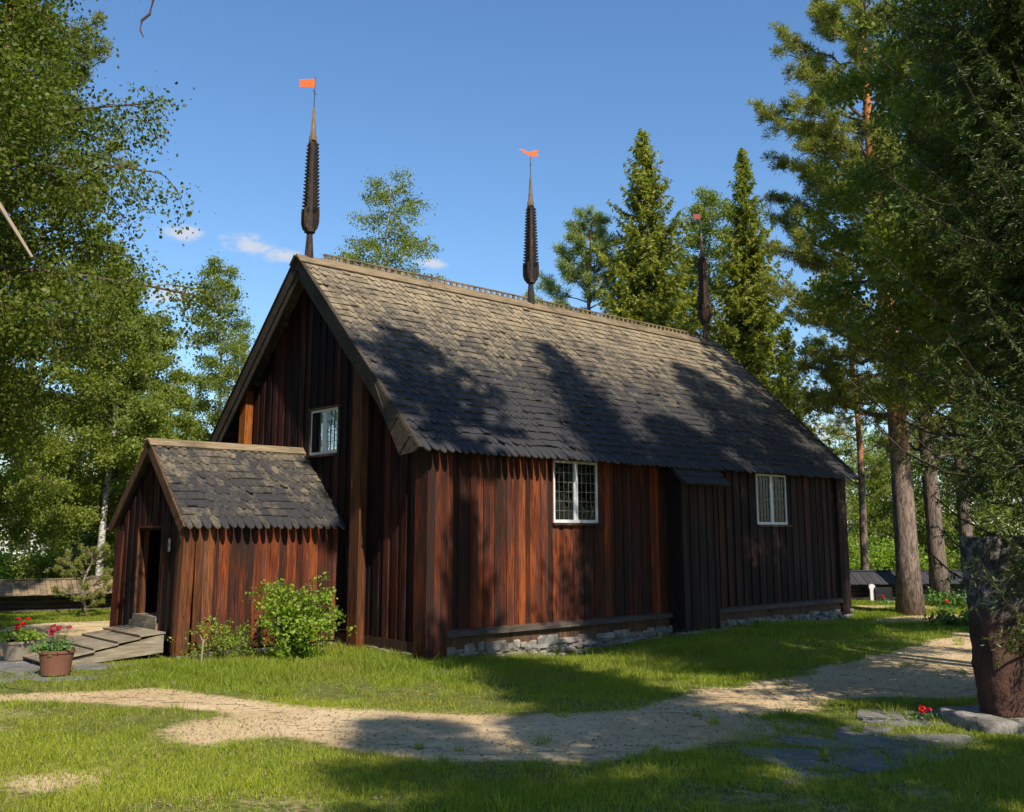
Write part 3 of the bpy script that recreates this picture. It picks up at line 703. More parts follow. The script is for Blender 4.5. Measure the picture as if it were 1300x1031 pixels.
# notice by the door
def placeU(s,t,z): return C0+U*s+V*t+np.array([0,0,z])
sg=MB(); sx=PX-.075
sg.box(-.012,0,-.05,.05,-.13,.13,.5); so=sg.build('wall_sign',M['bwhite']); so.location=tuple(placeU(sx,3.95,2.22)); so.rotation_euler=(0,0,math.pi/2-YAW)
tag(so,'small white notice with red marks beside the porch door','sign')
b=MB()
for z0,z1,y0,y1 in((.085,.115,-.035,.035),(-.115,-.09,-.035,.035),(-.06,.06,.012,.035),(-.06,.06,-.035,-.012),(-.012,.012,-.035,.035)): b.box(-.016,-.0121,y0,y1,z0,z1)
b.build('lettering',M['redflag'],so)

# ---------------------------------------------------------------- ramp
rp=empty('wooden_ramp',placeU(-3.75,4.6,0),math.pi/2-YAW)
tag(rp,'weathered grey plank ramp leading up to the porch door','ramp')
# local x: away from the door is negative
b=MB(); xe=-2.25; y0,y1=-.90,1.15; zt=.50; zb=.07
za_=lambda x: zb+(zt-zb)*(1-min(1,(x+.15)/(xe+.15))) if x<-.15 else zt
npl=5
ed=[-.0,-.5,-.93,-1.38,-1.82,xe]
for k in range(npl):
    xa,xb=ed[k],ed[k+1]; o=.028*(npl-k)/npl+.008
    ja=random.uniform(-.03,.03)
    b.hexa([(xb+.0,y0+ja,za_(xb)-.03+o),(xa,y0+ja,za_(xa)-.03),(xa,y1+ja,za_(xa)-.03),(xb,y1+ja,za_(xb)-.03+o),(xb-.03,y0+ja,za_(xb)+o+.012),(xa,y0+ja,za_(xa)),(xa,y1+ja,za_(xa)),(xb-.03,y1+ja,za_(xb)+o+.012)])
b.build('deck',M['grey'],rp)
for yy in(y0+.04,0,y1-.09):
    b=MB(); b.hexa([(xe+.05,yy,-.05),(-.02,yy,.10),(-.02,yy+.05,.10),(xe+.05,yy+.05,-.05),(xe+.05,yy,za_(xe)-.04),(-.02,yy,zt-.04),(-.02,yy+.05,zt-.04),(xe+.05,yy+.05,za_(xe)-.04)]); b.build('side_board',M['grey'],rp)
for yy in(-.7,0.06,.7): b=MB(); b.box(-.25,-.1,yy,yy+.14,-.1,zt-.08); b.build('support',M['log'],rp)

# ---------------------------------------------------------------- small stake by the porch
st_=MB(); st_.tube([(0,0,-.1),(.02,0,.45),(-.05,.01,.55)],[.022,.018,.006],6); st_.tube([(.02,0,.40),(.09,0,.5)],[.01,.006],5)
so=st_.build('forked_stake',M['deadtwig']); p=gp(255,845); so.location=(p[0],p[1],0); tag(so,'pale forked stick standing in a stone at the porch corner','stick')

# ---------------------------------------------------------------- vegetation helpers
def quads(c,d,wv,ln,wd):
    """rhombic leaves: c centres, d long dir, wv width dir"""
    a=c-d*ln[:,None]*.5; e=c+d*ln[:,None]*.5; m=c-d*ln[:,None]*.08
    l=m-wv*wd[:,None]*.5; r=m+wv*wd[:,None]*.5
    Vv=np.stack([a,l,e,r],1).reshape(-1,3); F=np.arange(len(c)*4).reshape(-1,4); return Vv,F
def rdir(n,g,flat=1.):
    v=g.normal(size=(n,3)); v[:,2]*=flat; return v/np.linalg.norm(v,axis=1,keepdims=True)
def perp(d,g):
    v=np.cross(d,g.normal(size=d.shape)); return v/(np.linalg.norm(v,axis=1,keepdims=True)+1e-9)
def leafmesh(name,c,g,size,mat,parent,droop=.5,aspect=.75,rnd=None,d=None):
    n=len(c)
    if d is None:
        d=rdir(n,g); d[:,2]-=droop; d/=np.linalg.norm(d,axis=1,keepdims=True)
    wv=perp(d,g); ln=size*g.uniform(.5,1.35,n); Vv,F=quads(c,d,wv,ln,ln*aspect)
    if rnd is None: rnd=g.random(n)
    return npmesh(name,Vv,F,rnd,mat,parent)
def trunkpath(H,lean,wob,g,n=14):
    t=np.linspace(0,1,n); p=np.zeros((n,3)); p[:,2]=t*H
    a,b_=g.uniform(0,6,2); p[:,0]=lean[0]*t**1.3*H+wob*np.sin(t*5+a)*t; p[:,1]=lean[1]*t**1.3*H+wob*np.sin(t*4+b_)*t; return p
def along(P,t):
    n=len(P)-1; x=np.clip(t,0,.9999)*n; i=x.astype(int) if hasattr(x,'astype') else int(x); f=x-i
    return P[i]*(1-f)[...,None]+P[i+1]*f[...,None] if hasattr(f,'shape') and getattr(f,'shape',())!=() else P[i]*(1-f)+P[i+1]*f
def birch(name,loc,H,cb,Rr,nprim,nleaf,lsize,seed,label,leaf='birchleaf',tr=.16,lean=(0,0),droop=.6,per=60,sig=.17,azr=None,bark_='birchbark',cat='tree',group=None,dens=1.,thin=.7):
    g=np.random.default_rng(seed); e=empty(name,(loc[0],loc[1],float(gz(loc[0],loc[1]))-.05)); tag(e,label,cat,group)
    T=trunkpath(H,lean,.25,g); b=MB(); b.tube(T,tr*(1-np.linspace(0,1,len(T)))**.8+.012,9,.5); b.build('trunk',M[bark_],e,True)
    br=MB(); cents=[]
    for i in range(nprim):
        rel=((i+.5)/nprim)**1.0; t=(cb+(H-cb)*rel)/H; az=i*2.39996+g.uniform(-.4,.4)
        if azr is not None: az=azr[0]+ (azr[1]-azr[0])*g.random()
        ln=Rr*(1-rel)**thin*(.5+.5*min(1,rel*4+.25))*g.uniform(.65,1.12)+.25
        p0=along(T,t); el_=g.uniform(.45,.95)*(1-.3*(1-rel)); d=np.array([math.cos(az)*math.cos(el_),math.sin(az)*math.cos(el_),math.sin(el_)])
        k=np.linspace(0,1,7)[:,None]; hor=np.array([math.cos(az),math.sin(az),0])
        P=p0+d*k*ln+hor*(k**2)*ln*.25-np.array([0,0,1.])*(k**2.2)*ln*.38
        P[1:]+=g.normal(size=(6,3))*.035*ln
        r0=max(.012,tr*.32*(1-rel)**.7); br.tube(P,r0*(1-.85*k[:,0])+.004,5,.3,False)
        ns=int(4+ln*3.2)
        for j in range(ns):
            ts=.22+.78*(j+g.random())/ns; q0=along(P,ts); a2=az+g.choice([-1,1])*g.uniform(.4,1.3); l2=(.25+.42*ln*(1.15-ts))*g.uniform(.6,1.2)
            d2=np.array([math.cos(a2),math.sin(a2),g.uniform(-.1,.5)]); kk=np.linspace(0,1,5)[:,None]
            Q=q0+d2*kk*l2-np.array([0,0,1.])*(kk**2)*l2*g.uniform(.2,.2+droop)
            br.tube(Q,.009*(1-.7*kk[:,0])+.002,3,.2,False)
            nt_=int(2+l2*4.5)
            for q_ in range(nt_):
                u_=g.uniform(.25,1); c=along(Q,u_); hang=g.uniform(.05,.55*droop+.1)*min(1,l2+.3)
                cents.append((c[0],c[1],c[2],hang))
    br.build('branches',M['twig' if bark_!='pinebark' else 'pinebark'],e)
    cents=np.array(cents); per_=max(3,int(nleaf/len(cents))); keep=g.random(len(cents))<dens; cents=cents[keep]
    wgt=g.uniform(.35,1.65,len(cents)); cnt=np.maximum(1,(per_*wgt).astype(int)); ii=np.repeat(np.arange(len(cents)),cnt)
    c=cents[ii,:3]+g.normal(size=(len(ii),3))*np.array([sig,sig,sig*.8]); c[:,2]-=cents[ii,3]*g.random(len(ii))
    tone=g.random(len(cents))[ii]*.55+g.random(len(ii))*.45
    leafmesh('leaves',c,g,lsize,M[leaf],e,.5,.75,tone)
    return e
def pine(name,loc,H,cb,Rr,nprim,nneed,seed,label,tr=.3,lean=(0,0),nl=.13,nw=.016,bark_='pinebark',group=None,top=.55,per=70,clr=.15,mat='pineneedle'):
    g=np.random.default_rng(seed); e=empty(name,(loc[0],loc[1],float(gz(loc[0],loc[1]))-.05)); tag(e,label,'tree',group)
    T=trunkpath(H,lean,.22,g); tt=np.linspace(0,1,len(T)); rad=tr*(1-tt)**.75+.02; rad[0]*=1.22; b=MB(); b.tube(T,rad,14,.5); b.build('trunk',M[bark_],e,True)
    br=MB(); cents=[]
    for i in range(nprim):
        rel=(i+.5)/nprim; t=(cb+(H-cb)*rel)/H; az=i*2.39996+g.uniform(-.5,.5)
        ln=Rr*(1-rel**2.2*.85)*(.45+.55*min(1,rel*3+.2))*g.uniform(.55,1.15)
        p0=along(T,t); el_=-.15+rel*.9+g.uniform(-.2,.25); d=np.array([math.cos(az)*math.cos(el_),math.sin(az)*math.cos(el_),math.sin(el_)]); k=np.linspace(0,1,8)[:,None]
        P=p0+d*k*ln+np.array([0,0,1.])*(k**2)*ln*.2; P[1:]+=g.normal(size=(7,3))*.05*ln
        br.tube(P,max(.02,tr*.26*(1-rel*.6))*(1-.85*k[:,0])+.006,6,.4,False)
        ns=int(4+ln*2.6)
        for j in range(ns):
            ts=.3+.7*(j+g.random())/ns; q0=along(P,ts); a2=az+g.uniform(-1.3,1.3); l2=(.25+.38*ln*(1.2-ts))*g.uniform(.6,1.2)
            d2=np.array([math.cos(a2),math.sin(a2),g.uniform(-.05,.55)]); kk=np.linspace(0,1,5)[:,None]; Q=q0+d2*kk*l2+np.array([0,0,1.])*(kk**2)*l2*.15
            br.tube(Q,.016*(1-.7*kk[:,0])+.003,4,.4,False)
            for q_ in range(int(2+l2*5.5)):
                c=along(Q,g.uniform(.35,1.05))+g.normal(size=3)*.10*min(1,l2); cents.append(c)
    br.build('branches',M['pinebarkd'],e)
    cents=np.array(cents); per=max(8,int(nneed/len(cents))); n=len(cents)*per; ii=np.repeat(np.arange(len(cents)),per)
    d=rdir(n,g); d[:,2]+=.35; d/=np.linalg.norm(d,axis=1,keepdims=True); c=cents[ii]+d*g.uniform(.03,clr,n)[:,None]
    wv=perp(d,g); ln=nl*g.uniform(.8,1.3,n); Vv,F=quads(c,d,wv,ln,np.full(n,nw)); npmesh('needles',Vv,F,(g.random(len(cents))[ii]*.6+g.random(n)*.4),M[mat],e)
    return e
def spruce(name,loc,H,cb,Rr,nneed,seed,label,tr=.2,leafw=.03,leafl=.15,droop=.45,group=None,shape=.85,step=.28,lean=(0,0),az_lim=None,mat='spruceneedle'):
    g=np.random.default_rng(seed); e=empty(name,(loc[0],loc[1],float(gz(loc[0],loc[1]))-.05)); tag(e,label,'tree',group)
    T=trunkpath(H,lean,.05,g); b=MB(); b.tube(T,tr*(1-np.linspace(0,1,len(T)))**.9+.01,10,.5); b.build('trunk',M['pinebarkd'],e,True)
    br=MB(); C_=[];D_=[];Lw=[]; 
    z=cb
    while z<H-.15:
        rel=(z-cb)/(H-cb); nb=5+int(g.random()*3)
        for j in range(nb):
            az=g.uniform(0,2*math.pi); 
            ln=(Rr*(1-rel)**shape+.12)*g.uniform(.5,1.28)
            hor=np.array([math.cos(az),math.sin(az),0]); p0=along(T,z/H); k=np.linspace(0,1,7)[:,None]; dr=droop*(1-rel*.8)*g.uniform(.6,1.3)
            up_=.35*rel
            P=p0+hor*k*ln+np.array([0,0,1.])*(up_*k*ln-dr*np.sin(k*2.2)*ln*.75+(k**3)*ln*.28)
            br.tube(P,max(.008,tr*.14*(1-rel))*(1-.85*k[:,0])+.003,4,.3,False)
            m=int(6+ln*14)
            ts=g.uniform(.08,1.02,m); pp=along(P,ts); side=np.array([-hor[1],hor[0],0]); sgn=g.choice([-1,1],m)
            l2=(.10+.34*ln*(1.05-ts))*g.uniform(.5,1.2,m); l2=np.clip(l2,.06,.75)
            dd=side*sgn[:,None]*.8+hor*.55+np.array([0,0,-.55])*g.uniform(.2,1.6,m)[:,None]*(.4+droop); dd/=np.linalg.norm(dd,axis=1,keepdims=True)
            C_.append(pp);D_.append(dd);Lw.append(l2)
        z+=step*(1-.45*rel)*g.uniform(.8,1.2)
    br.build('branches',M['twig'],e)
    C_=np.concatenate(C_);D_=np.concatenate(D_);Lw=np.concatenate(Lw); wt=Lw/Lw.sum(); cnt=np.maximum(2,(wt*nneed).astype(int)); ii=np.repeat(np.arange(len(C_)),cnt); n=len(ii)
    u_=g.random(n); c=C_[ii]+D_[ii]*(u_*Lw[ii])[:,None]+g.normal(size=(n,3))*.022; c[:,2]-=u_**2*Lw[ii]*.25
    d=D_[ii]+g.normal(size=(n,3))*.5; d/=np.linalg.norm(d,axis=1,keepdims=True); wv=perp(d,g); ln=leafl*g.uniform(.7,1.3,n)
    Vv,F=quads(c,d,wv,ln,leafw*g.uniform(.7,1.3,n)); npmesh('needles',Vv,F,np.clip(u_*.5+g.random(len(C_))[ii]*.4+g.random(n)*.2,0,1),M[mat],e)
    return e
def base(px,py): q=gp(px,py); return (q[0],q[1])
def sz(px,d): q=at(px,500,d); return (q[0],d)
# ---- left side
birch('birch_tree',(-10.7,16.4),18,4.3,4.6,80,220000,.075,11,'large dark birch leaning in from the left edge of the photo','birchleaf',.22,(.02,.02),1.1,sig=.2)
pine('pine_tree',(-12.4,22.5),19,4.5,3.3,64,150000,12,'brownish pine in the left foliage behind the large dark birch',.22,clr=.16)
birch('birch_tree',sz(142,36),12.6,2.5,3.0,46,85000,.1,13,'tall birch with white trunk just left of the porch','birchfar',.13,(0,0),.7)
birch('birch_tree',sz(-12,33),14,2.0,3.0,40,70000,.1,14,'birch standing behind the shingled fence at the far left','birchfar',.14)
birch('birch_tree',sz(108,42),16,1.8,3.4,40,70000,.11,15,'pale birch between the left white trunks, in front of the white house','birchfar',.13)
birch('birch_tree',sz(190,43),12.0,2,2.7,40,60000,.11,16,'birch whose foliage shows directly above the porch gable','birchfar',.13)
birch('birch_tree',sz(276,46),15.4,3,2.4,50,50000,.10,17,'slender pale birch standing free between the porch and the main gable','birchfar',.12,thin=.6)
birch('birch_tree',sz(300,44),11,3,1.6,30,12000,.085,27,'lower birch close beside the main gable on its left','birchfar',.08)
# sapling
pine('pine_sapling',sz(127,29.5),1.95,.3,.85,17,13000,18,'young bright pine sapling in front of the left fence',.03,nl=.08,nw=.012,clr=.08)
# ---- behind the roof
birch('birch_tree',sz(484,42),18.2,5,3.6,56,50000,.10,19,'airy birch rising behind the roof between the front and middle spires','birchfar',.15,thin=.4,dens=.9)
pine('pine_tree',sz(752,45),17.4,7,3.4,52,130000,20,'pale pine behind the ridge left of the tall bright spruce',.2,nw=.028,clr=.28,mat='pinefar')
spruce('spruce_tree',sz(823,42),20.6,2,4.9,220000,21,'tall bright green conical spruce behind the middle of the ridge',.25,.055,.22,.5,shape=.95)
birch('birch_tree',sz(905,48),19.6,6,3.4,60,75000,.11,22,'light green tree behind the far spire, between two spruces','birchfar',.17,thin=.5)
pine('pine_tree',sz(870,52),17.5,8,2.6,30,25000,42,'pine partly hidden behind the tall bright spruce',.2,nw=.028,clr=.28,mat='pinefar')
spruce('spruce_tree',sz(955,44),20.5,2,3.9,180000,23,'narrow dark spruce right of the far spire',.22,.055,.22,.75,shape=.95)
spruce('spruce_tree',sz(1000,47),12.5,1,2.6,60000,24,'short dark spruce at the foot of the narrow spruce',.16,.045,.19,.6)
# ---- right side
pine('pine_tree',base(1156,779),21.5,6.0,5.0,90,400000,25,'big pine with thick bark trunk and orange upper stem right of the church',.35,(-.012,0),clr=.23,nw=.024)
pine('pine_tree',sz(1176,34.5),20,5,4.0,56,120000,26,'pine with darker trunk directly behind the big right-hand pine',.29,(-.01,0),bark_='pinebarkd')
pine('pine_tree',sz(1214,37),19,4.5,3.8,50,110000,28,'slimmer leaning pine between the big pine and the stone monument',.25,(-.015,0),bark_='pinebarkd')
pine('pine_tree',sz(1085,44),15.5,4.,2.6,30,40000,29,'pine with drooping needles seen past the right end of the church',.16,nw=.02)
spruce('spruce_tree',(8.3,13.7),22,2.35,2.85,600000,30,'dark foreground spruce filling the right edge above the monument',.24,.018,.09,.42,step=.17,shape=.6,mat='spruceshaded')
birch('birch_tree',(12.5,21.2),18.5,5.0,4.3,60,130000,.09,31,'leafy foreground birch spreading across the upper right corner','birchleaf',.2,(-.06,-.01),.7)
birch('birch_tree',(12.8,22.6),16,3.5,2.6,40,60000,.09,32,'birch behind the dark spruce at the right edge','birchleaf',.18)
for i,(x_,y_,h_,l_) in enumerate([(-23,27.5,15,'birch standing outside the frame to the left, mirrored in the gable window'),(-27,34,17,'birch standing outside the frame beyond the left fence'),(-20,20,13,'birch standing outside the left edge near the flower pots'),(-30,26,18,'birch standing far outside the left edge')]):
    birch('birch_tree',(x_,y_),h_,1.5,3.8,34,26000,.16,110+i,l_,'birchfar',.15)
# far background
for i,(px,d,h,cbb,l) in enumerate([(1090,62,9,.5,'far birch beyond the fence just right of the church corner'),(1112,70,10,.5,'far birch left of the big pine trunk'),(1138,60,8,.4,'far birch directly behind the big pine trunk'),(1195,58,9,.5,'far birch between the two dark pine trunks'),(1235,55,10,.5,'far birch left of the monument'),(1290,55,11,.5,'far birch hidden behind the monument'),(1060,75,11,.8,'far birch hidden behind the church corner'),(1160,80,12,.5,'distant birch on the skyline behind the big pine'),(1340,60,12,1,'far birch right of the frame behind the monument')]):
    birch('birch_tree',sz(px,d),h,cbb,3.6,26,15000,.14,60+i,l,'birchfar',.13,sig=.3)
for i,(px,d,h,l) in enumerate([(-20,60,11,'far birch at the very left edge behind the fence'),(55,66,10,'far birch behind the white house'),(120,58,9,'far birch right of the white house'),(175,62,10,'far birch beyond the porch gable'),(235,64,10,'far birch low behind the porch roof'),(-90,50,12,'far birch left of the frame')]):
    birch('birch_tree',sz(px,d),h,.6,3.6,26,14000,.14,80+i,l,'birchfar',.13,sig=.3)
def bush(name,loc,rad,hgt,n,size,seed,label,mat='birchfar',stems=10,cat='bush',sig=.14,low=.1):
    g=np.random.default_rng(seed); e=empty(name,(loc[0],loc[1],float(gz(loc[0],loc[1])))); tag(e,label,cat); br=MB(); cents=[]
    for i in range(stems):
        az=g.uniform(0,6.28); sp_=rad*g.uniform(.3,1); h=hgt*g.uniform(.55,1)*(1-.35*(sp_/rad)**2); k=np.linspace(0,1,6)[:,None]
        P=np.array([math.cos(az)*.12*rad,math.sin(az)*.12*rad,-.03])+np.array([math.cos(az),math.sin(az),0])*sp_*k**1.4*.9+np.array([0,0,1.])*h*k; P[1:]+=g.normal(size=(5,3))*.03
        br.tube(P,.012*(1-.7*k[:,0])+.002,4,.3,False)
        for q_ in range(int(6+h*7)):
            u_=g.uniform(low,1); c=along(P,u_)+g.normal(size=3)*np.array([.16,.16,.1])*min(1.5,rad); cents.append(c)
            br.tube([along(P,max(0,u_-.08)),c],[.004,.002],3,.3,False)
    br.build('stems',M['twig'],e); cents=np.array(cents); per=max(2,n//len(cents)); ii=np.repeat(np.arange(len(cents)),per)
    c=cents[ii]+g.normal(size=(len(ii),3))*sig*.6; leafmesh('leaves',c,g,size,M[mat],e,.15,.62,g.random(len(cents))[ii]*.5+g.random(len(ii))*.5); return e
bush('bush',sz(1105,50),4.5,2.2,16000,.16,90,'bright green bushes low beyond the fence right of the church','shrubleaf',40,sig=.3)
bush('bush',sz(1200,50),3.5,2.0,10000,.16,91,'green bush beyond the fence between the pine trunks','birchfar',30,sig=.3)
bush('bush',sz(30,45),5,2.4,14000,.15,92,'green bushes beyond the left shingled fence','shrubleaf',40,sig=.3)
bush('bush',sz(130,42),4,2.2,12000,.14,93,'leafy bush behind the sapling beyond the left fence','birchfar',36,sig=.3)
# currant-like shrub before the porch
p=gp(372,838); bush('shrub',(p[0],p[1]),.92,1.85,6500,.08,94,'bright green leafy shrub growing against the porch wall','shrubleaf',26,'shrub',.10,.15)
p=gp(290,838); bush('shrub',(p[0],p[1]),1.0,.8,2200,.05,95,'low sparse left arm of shrubbery under the porch side wall','shrubleaf',14,'shrub',.08,.3)

# dead pine at the left edge with bare branches
e=empty('pine_tree',(-5.62,9.2,0)); tag(e,'old pine at the left edge with broken bare branches','tree')
b=MB(); b.tube([(-.1,0,-.2),(-.05,0,3),(.0,0,6),(.2,.05,9),(.2,.2,13)],[.34,.26,.2,.16,.1],12,.5); b.build('trunk',M['pinebarkd'],e,True)
A=np.array([-5.62,9.2,0])
b=MB(); b.tube([np.array([.05,0,6.2]),at(-2,258,9.2)-A,at(18,290,9.1)-A,at(41,327,9.0)-A],[.035,.022,.018,.013],6,.5); b.build('branch',M['deadtwig'],e)
b=MB(); b.tube([np.array([.15,0,8.3]),at(20,-60,9.1)-A,at(120,-90,9)-A,at(170,-45,9)-A,at(196,-5,9)-A,at(190,18,9)-A,at(180,26,9)-A,at(178,38,9)-A,at(182,47,9)-A],[.06,.05,.035,.025,.02,.014,.014,.01,.006],6,.5)
b.tube([at(178,0,9)-A,at(172,-4,9)-A,at(188,-20,9)-A],[.005,.006,.01],4); b.build('branch',M['twig'],e)
# shade-casting trees standing out of frame towards the sun
def toward(s,t,z,dist): # a point on the church + distance towards the sun
    q=C0+U*s+V*t+np.array([0,0,z])+SUN*(dist/math.cos(SUN_EL)); return q
birch('birch_tree',(8.1,2.7),15.5,6,3.3,54,100000,.10,33,'birch standing outside the frame to the right, shading the sandy path','birchleaf',.18)
birch('birch_tree',(9.3,17.6),15,5.0,4.0,56,120000,.085,37,'sunlit birch between the big pine and the dark foreground spruce','birchfar',.14,(-.03,0),.6)
pine('pine_tree',(6.7,6.7),24.5,19.5,2.0,40,60000,34,'pine standing outside the frame to the right behind the dark spruce',.3,(0,0),nw=.03)
spruce('spruce_tree',(6.1,8.3),17,9.5,2.0,140000,35,'spruce standing outside the frame to the right near the sandy path',.2,.02,.09,.5,mat='spruceshaded')
birch('birch_tree',(11.9,13.8),20,11.5,2.9,44,70000,.09,38,'tall bare-stemmed birch standing outside the frame behind the monument','birchleaf',.2)
birch('birch_tree',(6.2,-.3),15,5,3.0,44,70000,.09,36,'young birch standing behind the photographer','birchleaf',.14)

# ---------------------------------------------------------------- grass
def grass(n,poly_px,hmin,hmax,seed,name='grass'):
    g=np.random.default_rng(seed)
    y=8+34*g.random(n)**1.15; x=y*g.uniform(-.66,.66,n)
    s=(x-C0[0])*U[0]+(y-C0[1])*U[1]; t=(x-C0[0])*V[0]+(y-C0[1])*V[1]
    inside=((s>-.02)&(s<16)&(t>-.1)&(t<9.6))|((s>-3.7)&(s<0)&(t>3.2)&(t<6.9))|((s>7.4)&(s<9.0)&(t>-.5)&(t<0))|((s>-7.3)&(s<-3.7)&(t>3.6)&(t<5.65))
    m=smooth_mask(x,y); vis=np.abs(x/y)<.7
    front=(y<15.5)&(x<3)
    wear=np.clip((vnoise(x,y,1.7,23)*.6+vnoise(x,y,.6,24)*.4-.5)*2.2,0,.7); wear=np.where(y<17,wear*1.35,wear*.8); p_=np.clip(1.1-m*1.3-wear,0.012,1); p_=np.where(front,p_*.8,p_)
    for P in PAVE: p_=np.where(inpoly(x,y,P),p_*.16,p_)
    dens=np.clip((vnoise(x,y,.7,12)-.05)*1.8,.25,1)
    k=(~inside)&(g.random(len(x))<p_*dens)&vis; x=x[k];y=y[k];s=s[k];t=t[k];m=m[k];front=front[k]; n=len(x); z=gz(x,y)
    nearwall=((t<0)&(t>-3.2)&(s>-1))|((t<3.3)&(t>-1)&(s<.5)&(s>-4.5))
    h=g.uniform(.03,.085,n)*(.6+vnoise(x,y,1.5,13)*.9); h=np.where(nearwall,h*1.7,h); h=np.where(front,h*.75,h)*(1-.5*m); tall=g.random(n)<.006; h=np.where(tall,h*2.6,h)
    a=g.uniform(0,6.28,n); wd=g.uniform(.0035,.008,n)*np.clip(y/13,1,2.6); lean=g.normal(size=(n,2))*.45*h[:,None]
    bx=np.cos(a)*wd;by=np.sin(a)*wd
    v0=np.stack([x-bx,y-by,z-.01],1);v1=np.stack([x+bx,y+by,z-.01],1);v2=np.stack([x+lean[:,0],y+lean[:,1],z+h],1)
    Vv=np.stack([v0,v1,v2],1).reshape(-1,3); F=np.arange(n*3).reshape(-1,3)
    dry=vnoise(x,y,1.8,14)
    r=np.clip(g.random(n)*.6+np.where(front,.35,.05)+(dry-.5)*.4,0,1)
    o=npmesh(name,Vv,F,r,M['grassb']); tag(o,'short green grass growing around the church and along the sandy path','grass',kind='stuff'); return o
PAVE=[[gp(*p)[:2] for p in [(-300,850),(0,838),(60,838),(150,845),(172,856),(120,872),(60,882),(-300,900)]],[gp(*p)[:2] for p in [(1110,906),(1190,903),(1240,915),(1230,950),(1180,985),(1020,990),(960,945),(1060,925)]]]
grass(1700000,None,0,0,55)

def litter():
    g=np.random.default_rng(77); n=60000; y=8.5+26*g.random(n)**1.3; x=y*g.uniform(-.62,.62,n); m=smooth_mask(x,y)
    s_=(x-C0[0])*U[0]+(y-C0[1])*U[1]; t_=(x-C0[0])*V[0]+(y-C0[1])*V[1]
    ok=(g.random(n)<.1+.6*m*np.clip(vnoise(x,y,1.2,31)*1.6-.3,.1,1))&~((s_>-3.8)&(t_>-.1)&(s_<16)); x=x[ok];y=y[ok];n=len(x); z=gz(x,y)+.008
    r=g.uniform(.006,.02,n)*np.where(g.random(n)<.04,2.2,1); a=g.uniform(0,6.28,n); v=[]
    for k,(dx,dy,dz) in enumerate([(1,0,0),(-.3,.9,0),(-.8,-.6,0),(0,0,.75)]):
        v.append(np.stack([x+r*(dx*np.cos(a)-dy*np.sin(a)),y+r*(dx*np.sin(a)+dy*np.cos(a)),z+r*dz],1))
    Vv=np.stack(v,1).reshape(-1,3); b_=np.arange(n)[:,None]*4; F=np.concatenate([b_+np.array([[0,1,3]]),b_+np.array([[1,2,3]]),b_+np.array([[2,0,3]])]); 
    o=npmesh('gravel',Vv,F,np.tile(g.random(n),3),M['grit']); tag(o,'loose grit and small stones scattered on the sandy path','gravel',kind='stuff')
    n=26000; y=8.5+22*g.random(n)**1.3; x=y*g.uniform(-.62,.62,n); s_=(x-C0[0])*U[0]+(y-C0[1])*U[1]; t_=(x-C0[0])*V[0]+(y-C0[1])*V[1]; ok=~((s_>-3.8)&(t_>-.1)&(s_<16)); x=x[ok];y=y[ok];n=len(x)
    c=np.stack([x,y,gz(x,y)+.014],1); a=g.uniform(0,6.28,n); d=np.stack([np.cos(a),np.sin(a),g.normal(size=n)*.15],1); wv=np.stack([-np.sin(a),np.cos(a),g.normal(size=n)*.3],1)
    ln=g.uniform(.015,.05,n); tw=g.random(n)<.35; Vv,F=quads(c,d,wv,np.where(tw,ln*2.6,ln),np.where(tw,.005,ln*.6)); o=npmesh('leaf_litter',Vv,F,g.random(n),M['litter']); tag(o,'fallen brown leaves, needles and twigs on the ground','leaf litter',kind='stuff')
M['grit']=plain('sandy grit',(.24,.18,.12),.9,.15,.55,2)
M['litter']=plain('dry leaf litter',(.17,.11,.05),.8,.1,.6,3)
litter()
def tufts():
    g=np.random.default_rng(78); n=1500; y=9+20*g.random(n)**1.1; x=y*g.uniform(-.6,.6,n); m=smooth_mask(x,y); s_=(x-C0[0])*U[0]+(y-C0[1])*U[1]; t_=(x-C0[0])*V[0]+(y-C0[1])*V[1]
    near=(t_<0)&(t_>-.75)&(s_>0)&(s_<15.5)|((t_<3.25)&(t_>2.4)&(s_>-3.8)&(s_<0))
    ok=((m<.5)|(g.random(n)<.12))&((t_<-.15)|(s_<-.15))&~((s_>-7.4)&(s_<0)&(t_>3.2)&(t_<7))&(near|(g.random(n)<.5)); x=x[ok];y=y[ok];near=near[ok]; n=len(x)
    per=34; ii=np.repeat(np.arange(n),per); sc=g.uniform(.5,1.3,n)*np.where(near,1.25,.9); N_=len(ii)
    bx=x[ii]+g.normal(size=N_)*.05*sc[ii]; by=y[ii]+g.normal(size=N_)*.05*sc[ii]; z=gz(bx,by)-.01; a=g.uniform(0,6.28,N_); h=g.uniform(.08,.2,N_)*sc[ii]; w_=g.uniform(.004,.008,N_); le=g.normal(size=(N_,2))*.5*h[:,None]
    v0=np.stack([bx-np.cos(a)*w_,by-np.sin(a)*w_,z],1);v1=np.stack([bx+np.cos(a)*w_,by+np.sin(a)*w_,z],1);v2=np.stack([bx+le[:,0],by+le[:,1],z+h],1)
    o=npmesh('grass_tufts',np.stack([v0,v1,v2],1).reshape(-1,3),np.arange(N_*3).reshape(-1,3),g.random(n)[ii]*.6+g.random(N_)*.4,M['grassb']); tag(o,'taller grass tufts along the stone foundation and path edges','grass',kind='stuff')
tufts()
